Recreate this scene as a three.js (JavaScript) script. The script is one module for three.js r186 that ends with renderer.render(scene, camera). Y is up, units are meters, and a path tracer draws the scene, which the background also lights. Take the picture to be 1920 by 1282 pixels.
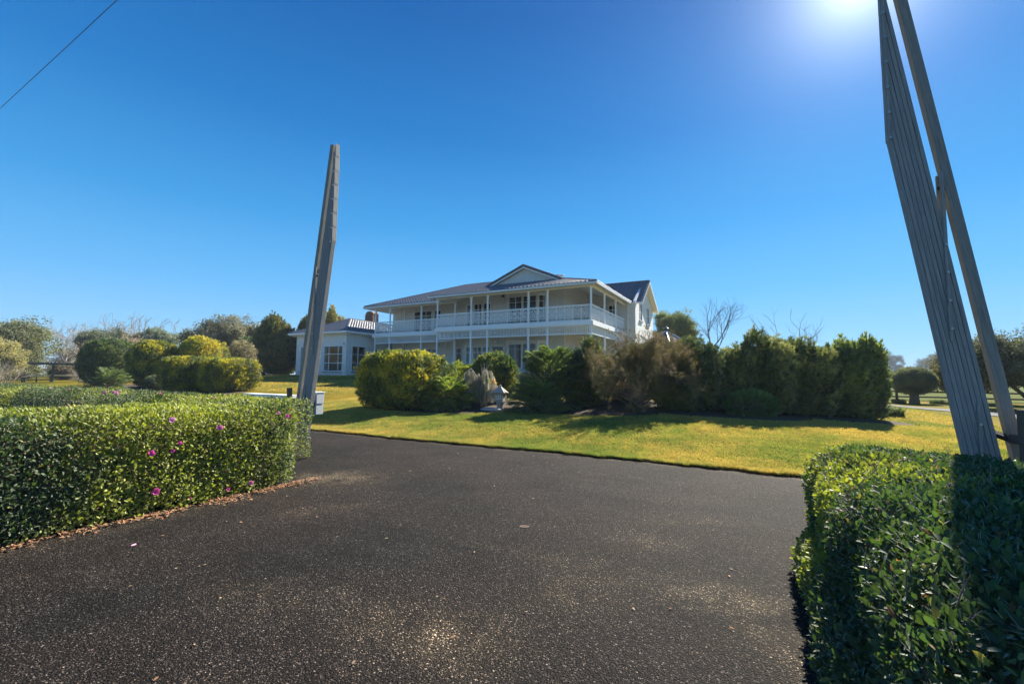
import * as THREE from 'three';
import { mergeGeometries } from 'three/addons/utils/BufferGeometryUtils.js';
import { RoundedBoxGeometry } from 'three/addons/geometries/RoundedBoxGeometry.js';
import { ImprovedNoise } from 'three/addons/math/ImprovedNoise.js';

// ---------------------------------------------------------------- camera, sky, sun, exposure
const scene = new THREE.Scene();
const camera = new THREE.PerspectiveCamera(2 * Math.atan(641 / 853) * 180 / Math.PI, 1920 / 1282, 0.05, 4000);
camera.position.set(0, 1.6, 0);
camera.rotation.order = 'YXZ';
camera.rotation.set(4.49 * Math.PI / 180, 0, 0.0105);

const SUN = new THREE.Vector3(0.505, 0.597, -0.622).normalize();
const SKY_GAIN = 0.45, EXPOSURE = 3.0;
{
  const W = 1024, Hh = 512, data = new Float32Array(W * Hh * 4);
  const stops = [[0, .29, .52, .72], [4, .20, .46, .72], [10, .10, .365, .70], [18, .036, .255, .58], [28, .010, .150, .44], [40, .004, .090, .32], [60, .003, .065, .26], [90, .003, .06, .24]];
  const d = new THREE.Vector3();
  for (let j = 0; j < Hh; j++) for (let i = 0; i < W; i++) {
    const el = ((j + .5) / Hh - .5) * Math.PI, az = ((i + .5) / W - .5) * 2 * Math.PI;
    d.set(Math.cos(el) * Math.cos(az), Math.sin(el), Math.cos(el) * Math.sin(az));
    const e = Math.max(0, el * 180 / Math.PI);
    let k = 0; while (k < stops.length - 2 && stops[k + 1][0] < e) k++;
    const t = Math.min(1, (e - stops[k][0]) / (stops[k + 1][0] - stops[k][0]));
    const g = Math.acos(Math.max(-1, Math.min(1, d.dot(SUN)))) * 180 / Math.PI;
    const wide = 1 + 0.4 * Math.exp(-g / 30), halo = 0.16 * Math.exp(-g / 11) + 1.2 * Math.exp(-g / 2.8);
    const o = (j * W + i) * 4;
    for (let c = 0; c < 3; c++) data[o + c] = SKY_GAIN * ((stops[k][c + 1] * (1 - t) + stops[k + 1][c + 1] * t) * wide + halo * [.97, 1, .96][c]);
    data[o + 3] = 1;
  }
  const sky = new THREE.DataTexture(data, W, Hh, THREE.RGBAFormat, THREE.FloatType);
  sky.mapping = THREE.EquirectangularReflectionMapping; sky.magFilter = sky.minFilter = THREE.LinearFilter; sky.needsUpdate = true;
  scene.background = sky; scene.environment = sky;
}
const sun = new THREE.DirectionalLight(new THREE.Color(1, .93, .80), 5);
sun.position.copy(SUN).multiplyScalar(120); sun.castShadow = true;
sun.shadow.mapSize.set(4096, 4096);
Object.assign(sun.shadow.camera, { left: -60, right: 60, top: 60, bottom: -60, near: 1, far: 300 });
scene.add(sun, sun.target);
scene.fog = new THREE.FogExp2(0xcfe0f0, .0004);
const renderer = new THREE.WebGLRenderer({ antialias: true });
renderer.toneMapping = THREE.LinearToneMapping; renderer.toneMappingExposure = EXPOSURE;
renderer.shadowMap.enabled = true; renderer.setSize(1024, 683);

// ---------------------------------------------------------------- helpers
let seed = 12345;
const rnd = () => { seed = (seed + 0x6D2B79F5) | 0; let t = Math.imul(seed ^ (seed >>> 15), 1 | seed); t = (t + Math.imul(t ^ (t >>> 7), 61 | t)) ^ t; return ((t ^ (t >>> 14)) >>> 0) / 4294967296; };
const rr = (a, b) => a + (b - a) * rnd();
const gs = () => (rnd() + rnd() + rnd() - 1.5) / .75;
const pick = a => a[Math.floor(rnd() * a.length)];
const PN = new ImprovedNoise();
const noise = (x, y, z = 0) => PN.noise(x + 31.7, y + 17.3, z + 9.1);
const fbm = (x, y, z = 0) => noise(x, y, z) * .55 + noise(x * 2.1, y * 2.1, z * 2.1) * .28 + noise(x * 4.3, y * 4.3, z * 4.3) * .17;
const sm = (a, b, x) => { const t = Math.min(1, Math.max(0, (x - a) / (b - a))); return t * t * (3 - 2 * t); };
const V = (x, y, z) => new THREE.Vector3(x, y, z);
const col = (r, g, b) => new THREE.Color().setRGB(r, g, b);
const taken = {};
const numbered = n => { const k = taken[n] = (taken[n] ?? -1) + 1; return k ? `${n}_${String(k).padStart(3, '0')}` : n; };
function mesh(name, geo, mat, parent) {
  if (Array.isArray(geo)) geo = geo.length > 1 ? mergeGeometries(geo.map(g => { g = g.index ? g.toNonIndexed() : g; for (const k of Object.keys(g.attributes)) if (!['position', 'normal', 'uv'].includes(k)) g.deleteAttribute(k); return g; })) : geo[0];
  const m = new THREE.Mesh(geo, mat); m.name = name; m.castShadow = m.receiveShadow = true; if (parent) parent.add(m); return m;
}
function tag(o, label, category, group) { o.userData = { ...o.userData, label, category, ...(group ? { group } : {}) }; return o; }
function thing(name, label, category, x, y, z, group) { const g = new THREE.Group(); g.name = numbered(name); g.position.set(x, y, z); scene.add(g); return tag(g, label, category, group); }
function structure(name, geo, mat, label) { const m = mesh(numbered(name), geo, mat, scene); m.userData = { kind: 'structure', label, category: name.replace(/_/g, ' ') }; return m; }
function stuff(o) { o.userData.kind = 'stuff'; return o; }
const box = (x0, x1, y0, y1, z0, z1) => { const g = new THREE.BoxGeometry(Math.abs(x1 - x0), Math.abs(y1 - y0), Math.abs(z1 - z0)); g.translate((x0 + x1) / 2, (y0 + y1) / 2, (z0 + z1) / 2); return g; };
function bar(a, b, w, h = w) { // square bar from a to b
  const d = b.clone().sub(a), L = d.length(), g = new THREE.BoxGeometry(w, L, h); g.translate(0, L / 2, 0);
  g.applyQuaternion(new THREE.Quaternion().setFromUnitVectors(V(0, 1, 0), d.normalize())); g.translate(a.x, a.y, a.z); return g;
}
class Tubes { // tapered limbs collected into one geometry
  constructor(n = 5) { this.n = n; this.p = []; this.i = []; this.nn = []; }
  add(pts, rad) {
    const n = this.n, base = this.p.length / 3;
    for (let k = 0; k < pts.length; k++) {
      const t = (pts[Math.min(k + 1, pts.length - 1)]).clone().sub(pts[Math.max(0, k - 1)]).normalize();
      const a = Math.abs(t.y) > .9 ? V(1, 0, 0) : V(0, 1, 0), x = a.cross(t).normalize(), y = t.clone().cross(x);
      for (let j = 0; j < n; j++) { const c = Math.cos(j / n * 6.2832), s = Math.sin(j / n * 6.2832), nx = x.x * c + y.x * s, ny = x.y * c + y.y * s, nz = x.z * c + y.z * s; this.p.push(pts[k].x + nx * rad[k], pts[k].y + ny * rad[k], pts[k].z + nz * rad[k]); this.nn.push(nx, ny, nz); }
      if (k) for (let j = 0; j < n; j++) { const a0 = base + (k - 1) * n + j, a1 = base + (k - 1) * n + (j + 1) % n, b0 = a0 + n, b1 = a1 + n; this.i.push(a0, a1, b1, a0, b1, b0); }
    }
    return this;
  }
  geo() { const g = new THREE.BufferGeometry(); g.setAttribute('position', new THREE.Float32BufferAttribute(this.p, 3)); g.setAttribute('normal', new THREE.Float32BufferAttribute(this.nn, 3)); g.setIndex(this.i); return g; }
}
function triGeo(p, idx, smooth = true) { const g = new THREE.BufferGeometry(); g.setAttribute('position', new THREE.Float32BufferAttribute(p, 3)); if (idx) g.setIndex(idx); g.computeVertexNormals(); return g; }
const M4 = new THREE.Matrix4(), bx = V(), by = V(), bz = V();
function basis(pos, dir, facing, s, out = M4) { // +Y along dir, +Z near facing
  by.copy(dir).normalize(); bz.copy(facing).addScaledVector(by, -facing.dot(by)); if (bz.lengthSq() < 1e-6) bz.set(by.z, by.x, by.y); bz.normalize(); bx.crossVectors(by, bz).normalize();
  bz.crossVectors(bx, by); out.makeBasis(bx, by, bz); out.scale(V(s, s, s)); out.setPosition(pos); return out;
}
function copies(name, geo, mat, list, parent) { // list of {m: Matrix4 array, c: Color}
  const im = new THREE.InstancedMesh(geo, mat, list.length); im.name = name; im.castShadow = im.receiveShadow = true;
  list.forEach((e, i) => { im.setMatrixAt(i, e.m); im.setColorAt(i, e.c); });
  stuff(im); if (parent) parent.add(im); return im;
}
const rdir = () => { const z = rr(-1, 1), a = rr(0, 6.2832), r = Math.sqrt(1 - z * z); return V(r * Math.cos(a), z, r * Math.sin(a)); };

// site frame: the house, the drive edge and the entrance are all square to one another
const OX = 5.65, OZ = -32.3, TH = 28.3 * Math.PI / 180, C = Math.cos(TH), S = Math.sin(TH);
const toW = (lx, lz) => [OX + C * lx - S * lz, OZ + S * lx + C * lz];
const toL = (x, z) => [(x - OX) * C + (z - OZ) * S, -(x - OX) * S + (z - OZ) * C];
function ground(x, z) {
  const [lx, lz] = toL(x, z), q = 21.9 - lz; if (q <= 0) return 0;
  let r = .075 * Math.min(q, 21.5); if (q < 2) r = r * .5 + .075 * q * q * .25;
  r *= (1 - sm(4, 20, lx)) * (1 - .6 * sm(40, 70, -lx)) * (1 - sm(45, 110, q));
  return r;
}

// ---------------------------------------------------------------- textures and materials
function dataTex(w, h, fn, srgb, rep) {
  const a = new Uint8Array(w * h * 4);
  for (let j = 0; j < h; j++) for (let i = 0; i < w; i++) { const c = fn(i, j), o = (j * w + i) * 4; a[o] = c[0]; a[o + 1] = c[1]; a[o + 2] = c[2]; a[o + 3] = 255; }
  return rawTex(a, w, h, srgb, rep);
}
function rawTex(a, w, h, srgb, rep) {
  const t = new THREE.DataTexture(a, w, h, THREE.RGBAFormat); t.wrapS = t.wrapT = THREE.RepeatWrapping; t.magFilter = THREE.LinearFilter; t.minFilter = THREE.LinearMipmapLinearFilter; t.generateMipmaps = true;
  if (srgb) t.colorSpace = THREE.SRGBColorSpace; if (rep) t.repeat.set(rep, rep); t.needsUpdate = true; return t;
}
const std = (c, rough, o = {}) => new THREE.MeshStandardMaterial({ color: c, roughness: rough, ...o });
const leafMat = (through, coat = 0, o = {}) => new THREE.MeshPhysicalMaterial({ color: 0xffffff, roughness: .95, transmission: through, thickness: 0, clearcoat: coat, clearcoatRoughness: .38, side: THREE.DoubleSide, ...o });

// chip-seal: thousands of small stones splatted into one tile (colour and height)
function chipTextures() {
  const N = 2048, hgt = new Float32Array(N * N), colr = new Float32Array(N * N * 3).fill(.018);
  for (let k = 0; k < 520000; k++) {
    const cx = rnd() * N, cy = rnd() * N, r = 1.0 + rnd() * rnd() * 1.9, q = rnd(), lvl = .3 + .7 * rnd();
    const ratio = .6 + .4 * rnd(), an = rnd() * 3.14, ca = Math.cos(an), sa = Math.sin(an);
    let b = q < .60 ? rr(.012, .04) : q < .85 ? rr(.05, .12) : q < .97 ? rr(.16, .30) : rr(.36, .62);
    const warm = rnd(), c = [b * (1 + .16 * warm), b * (1 + .03 * warm), b * (1 - .14 * warm)];
    const R = Math.ceil(r);
    for (let y = -R; y <= R; y++) for (let x = -R; x <= R; x++) {
      const u = (x * ca + y * sa) / r, v = (-x * sa + y * ca) / (r * ratio), dd = u * u + v * v; if (dd > 1) continue;
      const o = (((cy + y) & (N - 1)) * N + ((cx + x) & (N - 1))), h = lvl * Math.sqrt(1 - dd * .8); if (h > hgt[o]) { hgt[o] = h; colr[o * 3] = c[0]; colr[o * 3 + 1] = c[1]; colr[o * 3 + 2] = c[2]; }
    }
  }
  const a = new Uint8Array(N * N * 4), b = new Uint8Array(N * N * 4), s = x => Math.round(255 * (x <= .0031308 ? x * 12.92 : 1.055 * Math.pow(x, 1 / 2.4) - .055));
  for (let o = 0; o < N * N; o++) { for (let c = 0; c < 3; c++) { a[o * 4 + c] = s(Math.min(1, colr[o * 3 + c])); b[o * 4 + c] = Math.round(255 * hgt[o]); } a[o * 4 + 3] = b[o * 4 + 3] = 255; }
  return [rawTex(a, N, N, true), rawTex(b, N, N, false)];
}
const [chipMap, chipBump] = chipTextures();
const grassMap = dataTex(1024, 1024, (i, j) => { const w = Math.PI * 2 / 1024, n = noise(i * .35, j * .35) * .5 + noise(i * .11, j * .11, 4) * .5, f = .82 + .36 * n + (rnd() - .5) * .34; return [Math.min(255, 196 * f), Math.min(255, 190 * f), Math.min(255, 150 * f)]; }, true);
const woodMap = dataTex(256, 1024, (i, j) => { const g = noise(i * .16, j * .006) * .5 + noise(i * .5, j * .02, 3) * .35 + (rnd() - .5) * .22, f = 1 + .34 * g; return [182 * f, 181 * f, 178 * f].map(v => Math.max(0, Math.min(255, v))); }, true);
const woodBump = dataTex(256, 1024, (i, j) => { const f = 128 + 90 * (noise(i * .3, j * .008) * .6 + noise(i * .7, j * .03, 3) * .4); return [f, f, f]; }, false);
const wallMap = dataTex(512, 512, (i, j) => { const f = 236 + 10 * noise(i * .02, j * .02) + 7 * noise(i * .2, j * .2) + (rnd() - .5) * 7; return [f, f, f]; }, true);
const wallBump = dataTex(512, 512, () => { const f = 90 + rnd() * 130; return [f, f, f]; }, false);

const MAT = {
  road: new THREE.MeshPhysicalMaterial({ color: 0xffffff, roughness: .85, specularIntensity: .22, map: chipMap, bumpMap: chipBump, bumpScale: .008, vertexColors: true }),
  lawn: new THREE.MeshPhysicalMaterial({ color: 0xffffff, roughness: 1, specularIntensity: .08, map: grassMap, vertexColors: true }),
  soil: std(col(.075, .05, .032), 1, { bumpMap: wallBump, bumpScale: .03 }),
  concrete: std(col(.36, .35, .33), .9, { map: wallMap }),
  wall: std(col(.80, .76, .69), .9, { map: wallMap, bumpMap: wallBump, bumpScale: .004 }),
  wingWall: std(col(.90, .90, .88), .9, { map: wallMap, bumpMap: wallBump, bumpScale: .004 }),
  white: std(col(.90, .90, .89), .5),
  trim: std(col(.80, .80, .78), .5),
  soffit: std(col(.82, .80, .76), .85),
  gutter: std(col(.66, .68, .66), .4),
  tile: std(col(.13, .14, .165), .38),
  capping: std(col(.11, .115, .13), .4),
  glass: new THREE.MeshPhysicalMaterial({ color: col(.85, .9, .9), roughness: .02, transmission: 1, thickness: 0, ior: 1.5 }),
  inside: std(col(.20, .17, .14), .9),
  sill: std(col(.30, .36, .42), .7),
  brick: std(col(.23, .12, .08), .9, { bumpMap: wallBump, bumpScale: .01 }),
  wood: std(col(.60, .59, .58), .85, { map: woodMap, bumpMap: woodBump, bumpScale: .003 }),
  woodPale: std(col(.55, .52, .47), .85, { map: woodMap, bumpMap: woodBump, bumpScale: .003 }),
  steel: std(col(.42, .42, .42), .4, { metalness: .8 }),
  darkSteel: std(col(.06, .06, .065), .55, { metalness: .5 }),
  cabinet: std(col(.52, .54, .55), .45),
  render: std(col(.42, .45, .48), .85, { map: wallMap }),
  stone: std(col(.40, .37, .33), .95, { bumpMap: wallBump, bumpScale: .012 }),
  bark: std(col(.13, .10, .075), .95, { bumpMap: woodBump, bumpScale: .02 }),
  barkGrey: std(col(.34, .30, .265), .95),
  twig: std(col(.20, .165, .135), .95),
  core: std(col(.10, .078, .048), 1),
  leaf: leafMat(.5, .28), needle: leafMat(.5, 0), frond: leafMat(.5, 0), grass: leafMat(.45, 0), petal: leafMat(.4, 0), dry: leafMat(.25, 0), moss: leafMat(.4, 0),
  fence: std(col(.045, .038, .032), .9),
  shedRoof: std(col(.10, .095, .09), .8), shedPost: std(col(.045, .09, .085), .7),
};

// ---------------------------------------------------------------- ground, drive, paths
function grid(xs, zs, hf, cf, uvScale) { // xs, zs in site frame
  const p = [], c = [], uv = [], idx = [], nx = xs.length;
  for (const lz of zs) for (const lx of xs) { const [x, z] = toW(lx, lz); p.push(x, hf(lx, lz, x, z), z); const k = cf(lx, lz); c.push(k[0], k[1], k[2]); uv.push(lx / uvScale, lz / uvScale); }
  for (let j = 0; j < zs.length - 1; j++) for (let i = 0; i < nx - 1; i++) { const a = j * nx + i, b = a + 1, d = a + nx, e = d + 1; idx.push(a, d, b, b, d, e); }
  const g = new THREE.BufferGeometry(); g.setAttribute('position', new THREE.Float32BufferAttribute(p, 3)); g.setAttribute('color', new THREE.Float32BufferAttribute(c, 3)); g.setAttribute('uv', new THREE.Float32BufferAttribute(uv, 2)); g.setIndex(idx); g.computeVertexNormals(); return g;
}
const span = (a, b, s) => { const o = [], n = Math.round(Math.abs(b - a) / s); for (let i = 0; i < n; i++) o.push(a + (b - a) * i / n); return o; };
const edgeAt = lx => 21.95 + .12 * noise(lx * .35, 2) + .09 * noise(lx * 1.7, 5) + .06 * noise(lx * 5, 8) + .03 * noise(lx * 14, 3);
const lawnTint = (lx, lz) => {
  const dry = sm(-.4, .42, fbm(lx * .16, lz * .16, 1) + .6 * fbm(lx * .7, lz * .55, 2) + .25 * noise(lx * 3, lz * 3, 3) + .06), f = 1 + .16 * noise(lx * 1.3, lz * 1.3, 7) + .14 * noise(lx * 5, lz * 5, 8);
  const g = [.135, .17, .02], d = [.33, .255, .048];
  return [0, 1, 2].map(i => (g[i] * (1 - dry) + d[i] * dry) * f * 1.5);
};
{
  const xs = [-1600, -900, -500, -300, -200, -150, -110, -85, -70, -60, -52, -46, ...span(-42, -14, 1), ...span(-14, 20, .2), ...span(20, 34, .7), 36, 40, 46, 55, 70, 90, 120, 170, 260, 450, 800, 1600];
  const zs = [200, 90, 50, 32, 26, 23, ...span(22.6, 20.6, .06), ...span(20.6, 12, .2), ...span(12, -3, .5), ...span(-3, -24, 1.5), -26, -30, -36, -44, -54, -66, -80, -100, -140, -200, -300, -480, -800, -1600];
  structure('lawn', grid(xs, zs, (lx, lz, x, z) => { const q = edgeAt(lx) - lz; return q < 0 ? -.04 : ground(x, z) + .026 * sm(0, .14, q) + .012 * noise(lx * 2.2, lz * 2.2) * sm(0, .6, q) - .002; }, lawnTint, 1.6), MAT.lawn, 'mown lawn turning gold rising from the drive to the white house');
  const pale = (lx, lz) => { // dust and grit lying on the chip-seal
    const [x, z] = toW(lx, lz); let d = 0;
    for (const [px, pz, rx, rz, a, k] of [[-2.75, -7.3, .75, .5, 0, .9], [-.45, -2.95, .55, .32, .3, .55], [.5, -3.6, .5, .35, 0, .3], [1.55, -3.5, .5, .25, .3, .5], [1.35, -4.6, .4, .2, 0, .28], [-2.2, -5.6, .5, .18, -.5, .35], [-1.7, -3.4, .7, .3, .2, .25], [2.0, -5.3, .5, .2, 0, .3], [.3, -4.3, .9, .2, .5, .2], [1.7, -3.0, .25, .6, 0, .45]]) {
      const dx = x - px, dz = z - pz, u = (dx * Math.cos(a) + dz * Math.sin(a)) / rx, v = (-dx * Math.sin(a) + dz * Math.cos(a)) / rz; d += k * Math.exp(-(u * u + v * v) * 1.2) * (.75 + 1.1 * noise(x * 5, z * 5) + .5 * noise(x * 17, z * 17));
    }
    d += .5 * sm(.35, .0, Math.abs(lx - 4.35)) * sm(24, 27, lz) * (.6 + noise(lx * 5, lz * 5)) * .6 + .8 * sm(.45, .02, lz - edgeAt(lx)) * (.5 + noise(lx * 3, lz * 6));
    return Math.max(0, Math.min(1, d));
  };
  const xs2 = [-60, -40, -28, ...span(-20, 2, .5), ...span(2, 13.5, .07), ...span(13.5, 20, .5), 22, 26, 32, 45], zs2 = [60, 50, 42, 37, 34, 32, ...span(31, 21.6, .07)];
  structure('driveway', grid(xs2, zs2.concat(21.6), (lx, lz) => Math.max(-.03, .012 * fbm(lx * .5, lz * .5)) * 0 + .002 - (lz < edgeAt(lx) - .05 ? .08 : 0), (lx, lz) => {
    const w = fbm(lx * .55, lz * .55, 3), f = 1 + .4 * fbm(lx * 1.6, lz * 1.6, 5) + .5 * w + .25 * noise(lx * .9, lz * 4.5, 9), d = pale(lx, lz), b = [.36 + .07 * w, .315, .298 - .04 * w].map(v => v * f);
    return [b[0] + d * 1.5, b[1] + d * 1.2, b[2] + d * .78];
  }, 5.2), MAT.road, 'dark chip-seal driveway between the clipped hedges');
  // drop the driveway sheet's far margin under the lawn lip: handled by the height above
}
{ // paddock of longer, greener grass beyond the rail fence
  const A = V(14, 0, -48.6), D = V(44, 0, 24.6).normalize(), N = V(D.z, 0, -D.x), p = [], idx = [], c = [], uv = [], ss = [18, 22, 28, 36, 48, 70, 110, 200, 420, 900], ts = [.6, 4, 12, 30, 60, 110, 180, 300, 480, 900];
  for (const t of ts) for (const q of ss) { const x = A.x + D.x * q + N.x * t, z = A.z + D.z * q + N.z * t, f = 1 + .15 * noise(x * .05, z * .05); p.push(x, ground(x, z) + .06, z); c.push(.20 * f, .27 * f, .055 * f); uv.push(x / 2, z / 2); }
  for (let j = 0; j < ts.length - 1; j++) for (let i = 0; i < ss.length - 1; i++) { const a = j * ss.length + i; idx.push(a, a + 1, a + ss.length, a + 1, a + ss.length + 1, a + ss.length); }
  const g = triGeo(p, idx); g.setAttribute('color', new THREE.Float32BufferAttribute(c, 3)); g.setAttribute('uv', new THREE.Float32BufferAttribute(uv, 2)); structure('paddock', g, MAT.lawn, 'flat green paddock beyond the dark rail fence');
}
{ // looping service road on the flat beyond the lawn
  const pts = [[4, 0, -52], [14, 0, -36.5], [20, 0, -32], [23.6, 0, -28], [24.6, 0, -24.6], [23.9, 0, -21], [22.4, 0, -17.5], [20, 0, -12], [18, 0, -4]].map(p => V(...p)), cv = new THREE.CatmullRomCurve3(pts), p = [], idx = [], uv = [];
  for (let i = 0; i <= 60; i++) { const c = cv.getPointAt(i / 60), t = cv.getTangentAt(i / 60), n = V(-t.z, 0, t.x).normalize(); for (const s of [-1.25, -.4, .4, 1.25]) { const q = c.clone().addScaledVector(n, s); p.push(q.x, ground(q.x, q.z) + .05, q.z); uv.push(s / 4, i * .25); } if (i) for (let k = 0; k < 3; k++) { const a = (i - 1) * 4 + k; idx.push(a, a + 4, a + 1, a + 1, a + 4, a + 5); } }
  const g = triGeo(p, idx); g.setAttribute('uv', new THREE.Float32BufferAttribute(uv, 2));
  structure('service_road', g, new THREE.MeshPhysicalMaterial({ color: col(.17, .17, .175), roughness: .95, specularIntensity: .15, map: wallMap }), 'pale grey service road curving past the topiary tree');
}
const BEDS = [];
function bed(pts, label) { BEDS.push(...pts); // mulch sheet that follows the ground; pts: world outline centre list with radii
  const p = [], idx = [], n = 40, rings = 6; let base = 0;
  for (const [x, z, r, r2] of pts) {
    for (let k = 0; k <= rings; k++) for (let j = 0; j < n; j++) { const a = j / n * 6.2832, f = (k / rings) * (1 + .12 * noise(Math.cos(a) * 2 + x, Math.sin(a) * 2 + z)), lx = Math.cos(a) * r * f, lz = Math.sin(a) * r2 * f, wx = x + C * lx - S * lz, wz = z + S * lx + C * lz; p.push(wx, ground(wx, wz) + .045 + base + (k === rings ? -.05 : 0) + .01 * noise(wx * 5, wz * 5), wz); }
    const o = p.length / 3 - (rings + 1) * n; for (let k = 0; k < rings; k++) for (let j = 0; j < n; j++) { const a = o + k * n + j, b = o + k * n + (j + 1) % n; idx.push(a, a + n, b, b, a + n, b + n); }
    base += .004;
  }
  const g = triGeo(p, idx); g.setAttribute('uv', new THREE.Float32BufferAttribute(p.filter((v, i) => i % 3 !== 1).map(v => v / 1.3), 2)); structure('garden_bed', g, MAT.soil, label);
}
bed([[-3.0, -17.9, 3.4, 1.5], [1.5, -17.2, 4.2, 1.9], [6.2, -16.6, 4.2, 1.9], [10.2, -16.3, 3.4, 1.5]], 'mulched bed under the shrubs in front of the house');
bed([[-19.2, -28.4, 4.3, 2.0], [-25.5, -31.5, 5, 3], [-30, -35, 5, 3]], 'mulched bed under the clipped golden shrubs');

// ---------------------------------------------------------------- the house (site frame, heights absolute)
const BASE = 1.55, DECK = 5.7, FLOOR = 1.95;
const house = thing('two_storey_house', 'large white two-storey house with lace balcony, slender posts and grey tiled roof', 'house', OX, BASE, OZ);
house.rotation.y = -TH;
const hp = (name, geo, mat, parent = house) => { const list = Array.isArray(geo) ? geo : [geo]; list.forEach(g => g.translate(0, -BASE, 0)); return mesh(name, list, mat, parent); };
function addUV(g, s = 2) { // box-projected uv in metres
  const p = g.attributes.position, n = g.attributes.normal, uv = new Float32Array(p.count * 2);
  for (let i = 0; i < p.count; i++) { const ax = Math.abs(n.getX(i)), ay = Math.abs(n.getY(i)), az = Math.abs(n.getZ(i)); uv[2 * i] = (ax > az && ax > ay ? p.getZ(i) : p.getX(i)) / s; uv[2 * i + 1] = (ay > ax && ay > az ? p.getZ(i) : p.getY(i)) / s; }
  g.setAttribute('uv', new THREE.BufferAttribute(uv, 2)); return g;
}
// dir 'z': wall faces +z, a = x.   dir 'x': wall faces +x, a = -z
function place(g, dir, at) { if (dir === 'x') g.rotateY(Math.PI / 2).translate(at, 0, 0); else g.translate(0, 0, at); return g; }
function wall(name, dir, at, outline, holes, mat = MAT.wall, t = .22, parent = house) {
  const s = new THREE.Shape(outline.map(([a, y]) => new THREE.Vector2(a, y)));
  for (const [a0, a1, y0, y1] of holes) s.holes.push(new THREE.Path([[a0, y0], [a0, y1], [a1, y1], [a1, y0]].map(p => new THREE.Vector2(...p))));
  const g = new THREE.ExtrudeGeometry(s, { depth: t, bevelEnabled: false }); g.translate(0, 0, -t); place(g, dir, at); return hp(name, addUV(g), mat, parent);
}
// cols, rows: fractions of the muntin lines across the opening
function windowIn(dir, at, a0, a1, y0, y1, cols, rows, opt = {}) {
  const f = opt.frame ?? .07, m = opt.bar ?? .035, parts = [], P = (x0, x1, b0, b1, z0, z1) => parts.push(box(x0, x1, b0, b1, z0, z1));
  const zf = opt.proud ?? .03, zb = -.1;
  P(a0 - f, a0, y0 - (opt.door ? 0 : f), y1 + f, zb, zf); P(a1, a1 + f, y0 - (opt.door ? 0 : f), y1 + f, zb, zf); P(a0, a1, y1, y1 + f, zb, zf); if (!opt.door) P(a0, a1, y0 - f, y0, zb, zf);
  const cx = [0, ...cols, 1].map(c => a0 + (a1 - a0) * c), ry = [0, ...rows, 1].map(c => y0 + (y1 - y0) * c);
  for (const c of cx.slice(1, -1)) P(c - m, c + m, y0, y1, -.075, -.02);
  for (const r of ry.slice(1, -1)) P(a0, a1, r - m, r + m, -.073, -.022);
  const w = hp(opt.door ? 'glazed_door' : 'window', parts.map(g => place(g, dir, at)), MAT.trim);
  for (let i = 0; i < cx.length - 1; i++) for (let j = 0; j < ry.length - 1; j++) { const g = new THREE.PlaneGeometry(cx[i + 1] - cx[i], ry[j + 1] - ry[j]); g.translate((cx[i] + cx[i + 1]) / 2, (ry[j] + ry[j + 1]) / 2, -.05); hp('pane', place(g, dir, at), MAT.glass, w); }
  if (opt.sill) hp('sill', place(box(a0 - .12, a1 + .12, y0 - f - .13, y0 - f, -.05, .1), dir, at), MAT.sill, w);
  return w;
}
const rect = (a0, a1, y0, y1) => [[a0, y0], [a1, y0], [a1, y1], [a0, y1]];
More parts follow.
